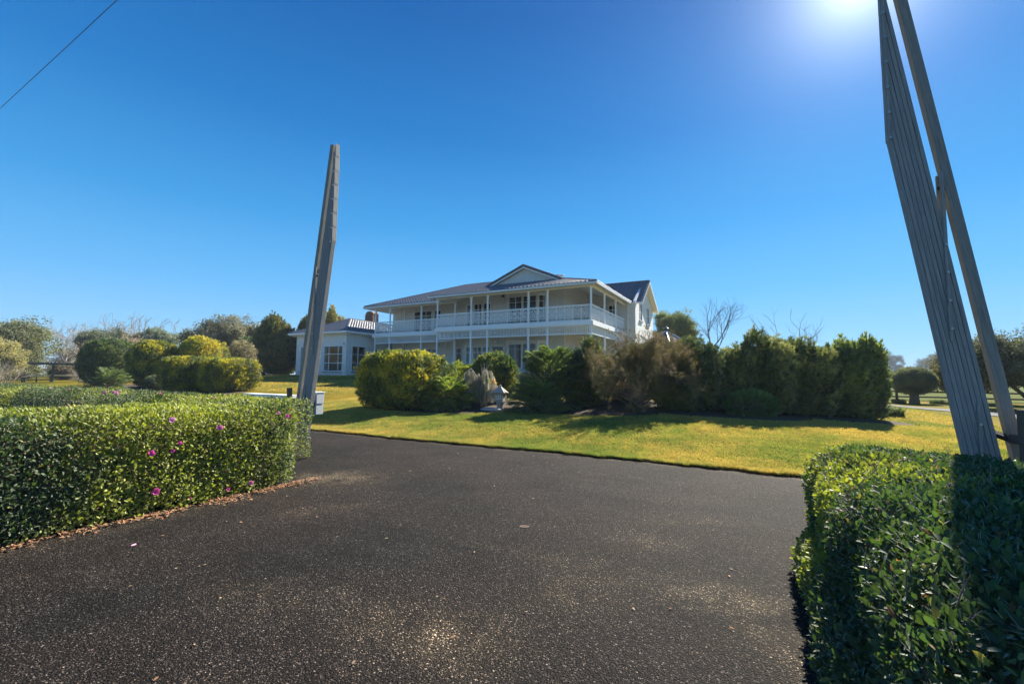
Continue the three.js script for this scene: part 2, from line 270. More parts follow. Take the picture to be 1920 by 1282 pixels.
{ // upper and lower storeys
  const up = DECK, lo = FLOOR, b = BASE - .3;
  const bay = [-8.9, -5.0];
  // west verandah wall
  wall('wall', 'z', -5, [[-23.45, b], [-13.3, b], [-13.3, 9.65], [-20.5, 9.65], [-23.45, 8.55]], [[-20.5, -18.35, up, 8.2], [-17.95, -17.2, up, 8.2], [-20.6, -18.35, lo, 4.35], [-18.1, -17.5, lo, 4.35], [-15.2, -14.6, lo, 4.35]]);
  windowIn('z', -5, -20.5, -18.35, up + .04, 8.2, [.33, .66], [.82], { door: 1 }); windowIn('z', -5, -17.95, -17.2, up + .04, 8.2, [], [.82], { door: 1 });
  windowIn('z', -5, -20.6, -18.35, lo + .04, 4.35, [.33, .66], [.8], { door: 1 }); windowIn('z', -5, -18.1, -17.5, lo + .04, 4.35, [], [.8], { door: 1 }); windowIn('z', -5, -15.2, -14.6, lo + .04, 4.35, [], [.8], { door: 1 });
  wall('wall', 'x', -13.08, rect(3.62, 5, b, 9.0), [], MAT.wall, .22);
  // front verandah wall, with the bay window standing before it
  wall('wall', 'z', -3.4, [[-13.3, b], [-3.4, b], [-3.4, 9.6], [-10.6, 9.6], [-13.3, 9.05]], [[-12.95, -12.6, up, 8.2], [-12.2, -11.4, up, 8.2], [-11.2, -10.5, up, 8.2], [-12.95, -12.6, lo, 4.3], [-12.2, -11.4, lo, 4.3], [-11.2, -10.5, lo, 4.3], [-10.2, -9.1, 3.0, 4.3], [bay[0] + .35, bay[1] - .35, up + .3, 8.55], [bay[0] + .35, bay[1] - .35, lo + .3, 4.5]]);
  for (const [y0, y1] of [[up, 8.2], [lo, 4.3]]) { windowIn('z', -3.4, -12.95, -12.6, y0 + .04, y1, [], [.8], { door: 1 }); windowIn('z', -3.4, -12.2, -11.4, y0 + .04, y1, [.5], [.8], { door: 1 }); windowIn('z', -3.4, -11.2, -10.5, y0 + .04, y1, [.5], [.8], { door: 1 }); }
  windowIn('z', -3.4, -10.2, -9.1, 3.0, 4.3, [], [], { frame: .05 });
  for (const [y0, y1, f0] of [[up, 8.45, up], [lo, 4.4, lo]]) { // canted bay
    const zf = -2.75, x0 = bay[0] + .55, x1 = bay[1] - .55, t = .12;
    const bw = hp('bay_window', [box(x0, x1, f0, f0 + .5, zf - t, zf), box(x0, x1, y1, y1 + .28, zf - t, zf), ...[x0 + .06, (x0 + x1) / 2, x1 - .06].map(x => box(x - .08, x + .08, f0 + .5, y1, zf - t, zf + .01))], MAT.wall);
    for (const s of [-1, 1]) { // angled cheeks
      const xa = s < 0 ? x0 : x1, xb = s < 0 ? bay[0] : bay[1], a = V(xa, 0, zf), d = V(xb, 0, -3.4).sub(a), L = d.length(), q = new THREE.Quaternion().setFromUnitVectors(V(1, 0, 0), d.clone().normalize());
      const pc = [box(.02, L, f0, f0 + .5, -.06, .06), box(.02, L, y1, y1 + .28, -.06, .06), box(.02, .16, f0 + .5, y1, -.06, .06), box(L - .14, L, f0 + .5, y1, -.06, .06), box(.16, L - .14, f0 + .5 + (y1 - f0 - .5) * .8, f0 + .54 + (y1 - f0 - .5) * .8, -.02, .02)];
      pc.forEach(g => g.applyQuaternion(q).translate(a.x, 0, a.z)); hp('bay_side', pc, MAT.trim, bw);
      const pg = new THREE.PlaneGeometry(L - .3, y1 - f0 - .5); pg.translate(L / 2, (y1 + f0 + .5) / 2, 0); pg.applyQuaternion(q).translate(a.x, 0, a.z); hp('pane', pg, MAT.glass, bw);
    }
    for (const [p0, p1] of [[x0 + .14, (x0 + x1) / 2 - .08], [(x0 + x1) / 2 + .08, x1 - .14]]) {
      const h = y1 - f0 - .5; hp('muntin', [box(p0, p1, f0 + .5 + h * .78, f0 + .54 + h * .78, zf - .08, zf - .03), box((p0 + p1) / 2 - .02, (p0 + p1) / 2 + .02, f0 + .5, y1, zf - .078, zf - .032)], MAT.trim, bw);
      const pg = new THREE.PlaneGeometry(p1 - p0, h); pg.translate((p0 + p1) / 2, f0 + .5 + h / 2, zf - .055); hp('pane', pg, MAT.glass, bw);
    }
    const cap = new THREE.Shape([[bay[0], -3.4], [x0, zf], [x1, zf], [bay[1], -3.4]].map(p => new THREE.Vector2(p[0], -p[1]))); const cg = new THREE.ExtrudeGeometry(cap, { depth: .06, bevelEnabled: false }); cg.rotateX(-Math.PI / 2).translate(0, y1 + .285, 0); hp('bay_cap', cg, MAT.trim, bw);
  }
  // east side, rear wing and its gable
  wall('wall', 'x', -3.4, rect(3.62, 9.2, b, 9.6), [[5.7, 6.7, up, 8.1], [7.7, 8.6, up, 8.1], [5.7, 6.7, lo, 4.3]]);
  windowIn('x', -3.4, 5.7, 6.7, up + .04, 8.1, [.5], [.8], { door: 1 }); windowIn('x', -3.4, 7.7, 8.6, up + .04, 8.1, [.5], [.8], { door: 1 }); windowIn('x', -3.4, 5.7, 6.7, lo + .04, 4.3, [.5], [.8], { door: 1 });
  wall('wall', 'z', -9.2, [[-3.62, b], [1, b], [1, 8.4], [.4, 8.4], [-3.62, 9.6]], [[-2.3, -1.6, 6.6, 8.2], [-1.4, -.65, 6.6, 8.2]]);
  windowIn('z', -9.2, -2.3, -1.6, 6.6, 8.2, [.5], [.75]); windowIn('z', -9.2, -1.4, -.65, 6.6, 8.2, [.5], [.75]);
  wall('gable_wall', 'x', 1, [[9.42, b], [16.9, b], [16.9, 8.5], [13.05, 10.85], [9.42, 8.6]], [[10.8, 11.9, 7.05, 8.5], [13.9, 15.0, 7.05, 8.5], [10.8, 11.9, 2.9, 4.3]], MAT.wingWall);
  for (const [a, c, y0, y1] of [[10.8, 11.9, 7.05, 8.5], [13.9, 15.0, 7.05, 8.5], [10.8, 11.9, 2.9, 4.3]]) windowIn('x', 1, a, c, y0, y1, [.5], [.5], { sill: 1, proud: .015 });
  // closing walls and floors
  wall('wall', 'z', -15.3, rect(-23.45, -3.64, b, 8.64), []); wall('wall', 'z', -16.7, rect(-3.86, .78, b, 8.6), []); wall('wall', 'x', -3.42, rect(15.52, 16.7, b, 8.6), []); wall('wall', 'x', -23.23, rect(5.22, 15.3, b, 8.5), []);
  hp('floor', [box(-23.2, -3.7, 5.42, 5.66, -15.3, -5.25), box(-13.0, -3.7, 5.42, 5.66, -5.25, -3.65), box(-3.7, .7, 5.42, 5.66, -16.4, -9.45)], MAT.inside);
  hp('ceiling', [box(-23.2, -3.7, 8.62, 8.66, -15.5, -5.25), box(-3.7, .7, 8.42, 8.46, -16.4, -9.45), box(-13.0, -3.7, 8.72, 8.76, -5.25, -3.65)], MAT.inside);
  hp('verandah_floor', [box(-14.0, .2, BASE - .25, FLOOR, -3.4, .25), box(-23.3, -14.0, BASE - .25, FLOOR - .01, -5, -1.7), box(-3.4, .2, BASE - .25, FLOOR - .01, -9.2, -3.4)], MAT.concrete);
}
{ // balcony decks
  hp('balcony_deck', [box(-13.85, .15, 5.45, DECK, -3.38, .15), box(-23.1, -13.86, 5.45, DECK - .003, -4.98, -1.85), box(-3.38, .148, 5.45, DECK - .003, -9.18, -3.39)], MAT.white);
  hp('deck_fascia', [box(-13.9, .2, 5.42, 5.74, .15, .2), box(-23.15, -13.9, 5.42, 5.74, -1.85, -1.8), box(.15, .2, 5.42, 5.74, -9.18, .15), box(-13.9, -13.85, 5.42, 5.74, -1.8, .15), box(-23.15, -23.1, 5.42, 5.74, -4.98, -1.85)], MAT.white);
}
// posts: round shafts with turned capitals
const shaft = h => new THREE.LatheGeometry([[.0, 0], [.11, 0], [.11, .10], [.09, .14], [.082, .2], [.076, h - .34], [.09, h - .32], [.09, h - .28], [.076, h - .26], [.084, h - .16], [.125, h - .06], [.14, h - .05], [.14, h], [0, h]].map(p => new THREE.Vector2(...p)), 12);
const upShaft = shaft(2.52), loShaft = shaft(5.42 - FLOOR);
const posts = { front: [0, -3.4, -5.0, -8.66, -10.25, -13.7], side: [-3.14, -6.3], west: [-13.3, -17.1, -21, -22.9] };
const postAt = [...posts.front.map(x => [x, .03]), ...posts.side.map(z => [.03, z]), ...posts.west.map(x => [x, -1.98])];
for (const [x, z] of postAt) for (const [g, y] of [[upShaft, DECK], [loShaft, FLOOR]]) { const m = mesh(y === DECK ? 'upper_post' : 'lower_post', g, MAT.white, house); m.position.set(x, y - BASE, z); }
// cast-iron lace: one panel pattern, set panel by panel between the posts
function ring(x, y, rx, ry, w, a0 = 0, a1 = 6.2832, n = 12) { const s = new THREE.Shape(); for (let i = 0; i <= n; i++) { const a = a0 + (a1 - a0) * i / n; i ? s.lineTo(x + (rx + w) * Math.cos(a), y + (ry + w) * Math.sin(a)) : s.moveTo(x + (rx + w) * Math.cos(a), y + (ry + w) * Math.sin(a)); } for (let i = n; i >= 0; i--) { const a = a0 + (a1 - a0) * i / n; s.lineTo(x + (rx - w) * Math.cos(a), y + (ry - w) * Math.sin(a)); } return s; }
function lacePanel(w, h) {
  const sh = [], R = (x0, x1, y0, y1) => sh.push(new THREE.Shape([[x0, y0], [x1, y0], [x1, y1], [x0, y1]].map(p => new THREE.Vector2(p[0] * w, p[1] * h))));
  R(0, .045, 0, 1); R(.955, 1, 0, 1); R(.06, .94, .0, .03); R(.06, .94, .19, .235); R(.06, .94, .945, .985); R(.48, .52, 0, .2); R(.485, .515, .235, .37);
  const E = (x, y, rx, ry, t, a0, a1, n) => sh.push(ring(x * w, y * h, rx * w, ry * h, t, a0, a1, n));
  E(.5, .50, .17, .14, .023); E(.5, .81, .15, .09, .022); E(.24, .37, .12, .08, .021); E(.76, .37, .12, .08, .021); E(.2, .71, .10, .11, .021); E(.8, .71, .10, .11, .021); E(.5, .50, .05, .045, .018, 0, 6.2832, 8);
  R(.06, .33, .50, .525); R(.67, .94, .50, .525); R(.485, .515, .63, .70);
  const g = new THREE.ExtrudeGeometry(sh, { depth: .018, bevelEnabled: false, curveSegments: 6 }); return g;
}
const laceRun = (ax, bx_, z, along) => {
  const L = Math.abs(bx_ - ax) - .14, n = Math.max(2, Math.round(L / .6)), w = L / n, lo = Math.min(ax, bx_) + .07, g = lacePanel(w, 1.06);
  if (along === 'z') g.rotateY(-Math.PI / 2);
  for (let i = 0; i < n; i++) { const m = mesh('lace_panel', g, MAT.white, house); along === 'z' ? m.position.set(z, DECK + .1 - BASE, lo + w * i) : m.position.set(lo + w * i, DECK + .1 - BASE, z); }
  const r = along === 'z' ? [box(z - .03, z + .03, DECK + 1.17, DECK + 1.24, lo, lo + L), box(z - .02, z + .02, DECK + .05, DECK + .095, lo, lo + L)] : [box(lo, lo + L, DECK + 1.17, DECK + 1.24, z - .03, z + .03), box(lo, lo + L, DECK + .05, DECK + .095, z - .02, z + .02)];
  r.forEach((g2, i) => hp(i ? 'bottom_rail' : 'hand_rail', g2, MAT.white));
};
const valance = (ax, bx_, z, along) => { // picket frieze under the deck
  const L = Math.abs(bx_ - ax) - .14, n = Math.round(L / .135), lo = Math.min(ax, bx_) + .07, gs_ = [];
  for (let i = 0; i < n; i++) { const c = lo + (i + .5) * L / n; gs_.push(along === 'z' ? box(z - .012, z + .012, 4.86, 5.36, c - .027, c + .027) : box(c - .027, c + .027, 4.86, 5.36, z - .012, z + .012)); }
  gs_.push(along === 'z' ? box(z - .025, z + .025, 4.78, 4.86, lo, lo + L) : box(lo, lo + L, 4.78, 4.86, z - .025, z + .025), along === 'z' ? box(z - .025, z + .025, 5.36, 5.42, lo, lo + L) : box(lo, lo + L, 5.36, 5.42, z - .025, z + .025));
  stuff(hp('picket_frieze', gs_, MAT.white));
};
{
  const f = posts.front; for (let i = 0; i < 5; i++) { laceRun(f[i], f[i + 1], .03, 'x'); valance(f[i], f[i + 1], .03, 'x'); }
  const s = [0, ...posts.side, -9.2]; for (let i = 0; i < 3; i++) { laceRun(s[i], s[i + 1], .03, 'z'); valance(s[i], s[i + 1], .03, 'z'); }
  const w = posts.west; for (let i = 0; i < 3; i++) { laceRun(w[i], w[i + 1], -1.98, 'x'); valance(w[i], w[i + 1], -1.98, 'x'); }
  laceRun(-.1, -1.9, -13.75, 'z'); laceRun(-2.05, -5, -22.95, 'z'); valance(-.1, -1.9, -13.75, 'z');
}
// roofs: every facet is a field of overlapping tiles on a sarking sheet
const roof = new THREE.Group(); roof.name = 'roof'; house.add(roof);
function facet(poly, name, parent = roof, off = BASE) {
  const P = poly.map(p => V(...p)), n = P[1].clone().sub(P[0]).cross(P[2].clone().sub(P[0])).normalize(); if (n.y < 0) n.negate();
  const e = V(0, 1, 0).cross(n).normalize(), s = n.clone().cross(e).normalize(); if (s.y < 0) { s.negate(); e.negate(); }
  const lowest = P.reduce((a, b) => b.y < a.y ? b : a), q = P.map(p => { const d = p.clone().sub(lowest); return [d.dot(e), d.dot(s)]; });
  const inside = (x, y) => { let c = 0; for (let i = 0; i < q.length; i++) { const [x1, y1] = q[i], [x2, y2] = q[(i + 1) % q.length]; if ((y1 > y) !== (y2 > y) && x < (x2 - x1) * (y - y1) / (y2 - y1) + x1) c ^= 1; } return c; };
  const x0 = Math.min(...q.map(a => a[0])), x1 = Math.max(...q.map(a => a[0])), y1 = Math.max(...q.map(a => a[1]));
  const TW = .33, TC = .36, prof = [[0, .0], [.05, .06], [.115, .085], [.18, .06], [.225, .006], [.33, 0]], pos = [], idx = [];
  for (let r = 0; r * TC < y1; r++) for (let c = Math.floor(x0 / TW) - 1; c * TW < x1; c++) {
    const cx = c * TW, cy = r * TC; if (!inside(cx + .15, cy + .17) && !inside(cx + .15, cy + .05)) continue;
    const b = pos.length / 3, j = (rnd() - .5) * .012;
    for (const [row, up] of [[-.05, -.015], [-.05, .06], [TC, .0]]) for (const [u, h] of prof) { const k = lowest.clone().addScaledVector(e, cx + u).addScaledVector(s, cy + row).addScaledVector(n, up + (up < 0 ? 0 : h) + j); pos.push(k.x, k.y - off, k.z); }
    for (let i = 0; i < 5; i++) { const a = b + 6 + i; idx.push(a, a + 1, a + 7, a, a + 7, a + 6); const d = b + i; idx.push(d, d + 1, d + 7, d, d + 7, d + 6); }
  }
  const sp = [], si = []; P.forEach(p => sp.push(p.x, p.y - off - .05, p.z)); for (let i = 1; i < P.length - 1; i++) si.push(0, i, i + 1);
  const sh = mesh('sarking', triGeo(sp, si), MAT.soffit, parent); stuff(mesh(name, triGeo(pos, idx), MAT.tile, parent)); return sh;
}
function capLine(a, b, parent = roof, off = BASE) { // overlapping half-round ridge caps
  const A = V(...a), B = V(...b), L = A.distanceTo(B), n = Math.max(1, Math.round(L / .42)), d = B.clone().sub(A).normalize(), q = new THREE.Quaternion().setFromUnitVectors(V(0, 1, 0), d), gs_ = [];
  for (let i = 0; i < n; i++) { const g = new THREE.CylinderGeometry(.10, .125, L / n + .05, 8); g.applyQuaternion(q); const c = A.clone().addScaledVector(d, (i + .5) * L / n); g.translate(c.x, c.y - off + .03, c.z); gs_.push(g); }
  mesh('ridge_capping', gs_, MAT.capping, parent);
}
{
  const hA = (x, z) => 8.45 + .4 * (-1.5 - z), E = 8.45, a = .4, b = .33, ap = E + b * 7.35;
  facet([[-23.95, E, -1.5], [-14.2, E, -1.5], [-5.47, E + a * 7.2, -8.7], [-16.75, E + a * 7.2, -8.7]], 'roof_tiles');
  facet([[-23.95, E, -15.9], [-23.95, E, -1.5], [-16.75, E + a * 7.2, -8.7]], 'roof_tiles');
  facet([[-6, E, -17.1], [-23.95, E, -15.9], [-16.75, E + a * 7.2, -8.7], [-6, E + a * 7.2, -8.7]].map((p, i) => i ? p : [-6, E, -15.9]), 'roof_tiles');
  facet([[-14.2, E, .5], [.5, E, .5], [-6.85, ap, -6.85]], 'roof_tiles');
  facet([[-14.2, E, -1.5], [-14.2, E, .5], [-6.85, ap, -6.85], [-6.85, ap, -7.565]], 'roof_tiles');
  facet([[.5, E, .5], [.5, E, -12.4], [-6.85, ap, -12.4], [-6.85, ap, -6.85]], 'roof_tiles');
  facet([[-8, 8.5, -9.75], [1.5, 8.5, -9.75], [1.5, 10.95, -13.05], [-8, 10.95, -13.05]], 'roof_tiles');
  facet([[1.5, 8.5, -17.3], [-8, 8.5, -17.3], [-8, 10.95, -13.05], [1.5, 10.95, -13.05]], 'roof_tiles');
  facet([[-10.75, 9.42, -2.65], [-10.75, 9.42, -3.0], [-6.85, 11.06, -7.4], [-6.85, 11.06, -2.65]], 'roof_tiles');
  facet([[-2.95, 9.42, -3.0], [-2.95, 9.42, -2.65], [-6.85, 11.06, -2.65], [-6.85, 11.06, -7.4]], 'roof_tiles');
  for (const [p, q] of [[[-23.95, E, -1.5], [-16.75, E + a * 7.2, -8.7]], [[-16.75, E + a * 7.2, -8.7], [-6, E + a * 7.2, -8.7]], [[-14.2, E, .5], [-6.85, ap, -6.85]], [[.5, E, .5], [-6.85, ap, -6.85]], [[-8, 10.97, -13.05], [1.5, 10.97, -13.05]], [[-6.85, 11.08, -7.4], [-6.85, 11.08, -2.65]], [[-6.85, ap, -6.85], [-6.85, ap, -12.4]]]) capLine(p, q);
  for (const s of [-1, 1]) capLine([-6.85 + s * 3.9, 9.44, -2.68], [-6.85, 11.08, -2.68]);
  // soffits, gutters, barge boards, pediment
  const sof = poly => { const sp = [], si = []; poly.forEach(p => sp.push(p[0], p[1] - .2, p[2])); for (let i = 1; i < poly.length - 1; i++) si.push(0, i, i + 1); hp('soffit', triGeo(sp, si), MAT.soffit, roof); };
  sof([[-14.1, E + .03, .4], [.4, E + .03, .4], [-3.4, E + b * 3.9, -3.4], [-10.3, E + b * 3.9, -3.4]]);
  sof([[-14.1, E + .03, .4], [-10.3, E + b * 3.9, -3.4], [-10.3, E + b * 3.9, -5], [-14.1, E + .03, -1.8]]);
  sof([[.4, E + .03, .4], [.4, E + .03, -9.2], [-3.4, E + b * 3.9, -9.2], [-3.4, E + b * 3.9, -3.4]]);
  sof([[-23.85, E + .04, -1.6], [-13.9, E + .04, -1.6], [-13.9, E + a * 3.5, -5], [-20.45, E + a * 3.5, -5]]);
  sof([[-23.85, E + .04, -1.6], [-20.45, E + a * 3.5, -5], [-20.45, E + a * 3.5, -12], [-23.85, E + .04, -15.5]]);
  hp('gutter', [box(-14.3, .6, 8.28, 8.44, .5, .62), box(.5, .62, 8.28, 8.44, -9.2, .5), box(-14.32, -14.2, 8.28, 8.44, -1.5, .5), box(-24.07, -14.33, 8.27, 8.43, -1.5, -1.38), box(-24.07, -23.95, 8.27, 8.43, -15.9, -1.5), box(-1, 1.5, 8.34, 8.5, -9.75, -9.63)], MAT.gutter, roof);
  hp('eave_beam', [box(-13.85, .15, 8.2, 8.33, -.05, .11), box(-.05, .11, 8.2, 8.33, -9.2, -.05), box(-23.1, -13.2, 8.2, 8.33, -2.06, -1.9)], MAT.soffit, roof);
  const ped = new THREE.Shape([[-10.35, 9.42], [-3.35, 9.42], [-6.85, 10.93]].map(p => new THREE.Vector2(...p))), pg = new THREE.ExtrudeGeometry(ped, { depth: .15, bevelEnabled: false }); pg.translate(0, 0, -3.15); hp('pediment', addUV(pg), MAT.wall, roof);
  for (const s of [-1, 1]) hp('barge_board', bar(V(-6.85 + s * 3.9, 9.33, -2.7), V(-6.85, 10.97, -2.7), .2, .05), MAT.trim, roof);
  hp('barge_board', bar(V(1.5, 8.42, -9.75), V(1.5, 10.86, -13.04), .05, .2), MAT.trim, roof); hp('barge_board', bar(V(1.5, 8.42, -17.3), V(1.5, 10.86, -13.06), .05, .2), MAT.trim, roof);
  const gs2 = (p) => { const sp = [], si = [0, 1, 2, 0, 2, 3]; p.forEach(k => sp.push(...k)); hp('soffit', triGeo(sp, si), MAT.soffit, roof); };
  gs2([[1, 8.40, -9.7], [1.48, 8.40, -9.7], [1.48, 10.85, -13.04], [1, 10.85, -13.04]]); gs2([[1.48, 8.40, -17.3], [1, 8.40, -17.3], [1, 10.85, -13.06], [1.48, 10.85, -13.06]]); gs2([[-3, 8.33, -9.2], [1.4, 8.33, -9.2], [1.4, 8.33, -9.7], [-3, 8.33, -9.7]]);
  hp('downpipe', [box(-21.85, -21.77, FLOOR, 8.5, -4.99, -4.92)], MAT.soffit); hp('downpipe', [box(.3, .38, FLOOR, 8.35, -9.19, -9.12)], MAT.soffit); hp('downpipe', [box(-23.05, -22.97, 5.8, 8.3, -2.2, -2.12)], MAT.white);
}
// wall lamps
for (const [x, y, z] of [[-9.75, 4.72, -3.4], [-21.9, 4.72, -5], [-16.4, 4.7, -5]]) { const l = hp('wall_lamp', new THREE.SphereGeometry(.15, 14, 10).scale(1, .8, .7).translate(x, y, z + .1), MAT.white); hp('lamp_base', box(x - .06, x + .06, y + .04, y + .16, z, z + .08), MAT.trim, l); }
hp('security_camera', [box(-9.2, -9.02, 8.62, 8.74, -3.3, -3.05), box(-9.14, -9.08, 8.7, 8.9, -3.4, -3.25)], MAT.darkSteel);
hp('flood_light', [box(1.02, 1.25, 9.75, 9.9, -13.3, -12.9), box(1.0, 1.1, 9.82, 9.95, -13.15, -13.05)], MAT.trim);
// single-storey wing: its own hip roof, walls and windows
{
  const y0 = 1.2, y1 = 5.75, x0 = -31.35, x1 = -24.1, zf = .5, zb = -12;
  const wf = [[-29.5, -28.2], [-27.2, -24.75]].map(([p, q], i) => i ? [-27.1, -24.6] : [-30.6, -28.1]);
  wall('wing_wall', 'z', zf, rect(x0, x1, y0, y1), wf.map(([p, q]) => [p, q, 2.1, 4.45]), MAT.wingWall);
  for (const [p, q] of wf) windowIn('z', zf, p, q, 2.1, 4.45, [.24, .76], [.32, .68], { sill: 1, bar: .03 });
  wall('wing_wall', 'x', x1, rect(-zf + .22, -zb - .22, y0, y1), [[.25, 1.95, 2.1, 4.45], [3.3, 4.75, 2.1, 4.3]], MAT.wingWall);
  windowIn('x', x1, .25, 1.95, 2.1, 4.45, [.45], [.32, .68], { sill: 1, bar: .03 }); windowIn('x', x1, 3.3, 4.75, 2.1, 4.3, [.5], [.75], { bar: .03 });
  wall('wing_wall', 'x', x0 + .22, rect(-zf + .22, -zb - .22, y0, y1), []); wall('wing_wall', 'z', zb + .22, rect(x0, x1, y0, y1), []);
  hp('wing_floor', box(x0 + .25, x1 - .25, 1.5, 1.75, zb + .25, zf - .25), MAT.inside); hp('wing_ceiling', box(x0 + .25, x1 - .25, 5.1, 5.15, zb + .25, zf - .25), MAT.inside);
  const e = 5.86, ov = .5, X0 = x0 - ov, X1 = x1 + ov, Z0 = zf + ov, Z1 = zb - ov, hw = (X1 - X0) / 2, top = e + .42 * hw, xm = (X0 + X1) / 2;
  const wr = new THREE.Group(); wr.name = 'wing_roof'; house.add(wr);
  facet([[X0, e, Z0], [X1, e, Z0], [xm, top, Z0 - hw]], 'roof_tiles', wr); facet([[X1, e, Z0], [X1, e, Z1], [xm, top, Z1 + hw], [xm, top, Z0 - hw]], 'roof_tiles', wr); facet([[X0, e, Z1], [X0, e, Z0], [xm, top, Z0 - hw], [xm, top, Z1 + hw]], 'roof_tiles', wr); facet([[X1, e, Z1], [X0, e, Z1], [xm, top, Z1 + hw]], 'roof_tiles', wr);
  for (const [p, q] of [[[X0, e, Z0], [xm, top, Z0 - hw]], [[X1, e, Z0], [xm, top, Z0 - hw]], [[xm, top, Z0 - hw], [xm, top, Z1 + hw]]]) capLine(p, q, wr);
  hp('gutter', [box(X0 - .12, X1 + .12, e - .16, e, Z0, Z0 + .12), box(X1, X1 + .12, e - .16, e, Z1, Z0), box(X0 - .12, X0, e - .16, e, Z1, Z0)], MAT.white, wr);
  hp('soffit', [box(X0, X1, e - .22, e - .17, zf + .003, Z0), box(x1 + .003, X1, e - .22, e - .17, Z1, zf), box(X0, x0 - .003, e - .22, e - .17, Z1, zf)], MAT.soffit, wr);
  hp('fascia', [box(X0 + .02, X1 - .02, e - .3, e - .225, zf + .003, zf + .12)], MAT.soffit, wr);
  for (const x of [-24.45, -31.0]) { const l = hp('wall_lamp', [new THREE.SphereGeometry(.12, 12, 8).scale(1, .8, .8).translate(x, 4.72, zf + .12)], MAT.white); hp('lamp_base', box(x - .05, x + .05, 4.7, 4.82, zf, zf + .1), MAT.trim, l); }
  // chimney of separate bricks with an arched cap
  const ch = new THREE.Group(); ch.name = 'chimney'; house.add(ch); const bg = new THREE.BoxGeometry(.29, .1, .14);
  for (let r = 0; r < 18; r++) for (let k = 0; k < 4; k++) for (const z of [-6.5, -7.3]) { const m = mesh('brick', bg, MAT.brick, ch); m.position.set(-28.5 - .44 + k * .3 + (r % 2 ? .07 : 0), 6.7 + r * .112 - BASE, z + rr(-.006, .006)); }
  hp('chimney_shaft', box(-28.92, -27.92, 6.2, 8.68, -7.28, -6.52), std(col(.16, .13, .11), 1), ch);
  const arch = new THREE.Shape(); arch.absarc(0, 0, .56, 0, Math.PI); arch.lineTo(-.56, 0); const ag = new THREE.ExtrudeGeometry(arch, { depth: .9, bevelEnabled: false }); ag.scale(1, .55, 1).translate(-28.42, 8.69, -7.35); hp('chimney_cap', addUV(ag), MAT.brick, ch);
}

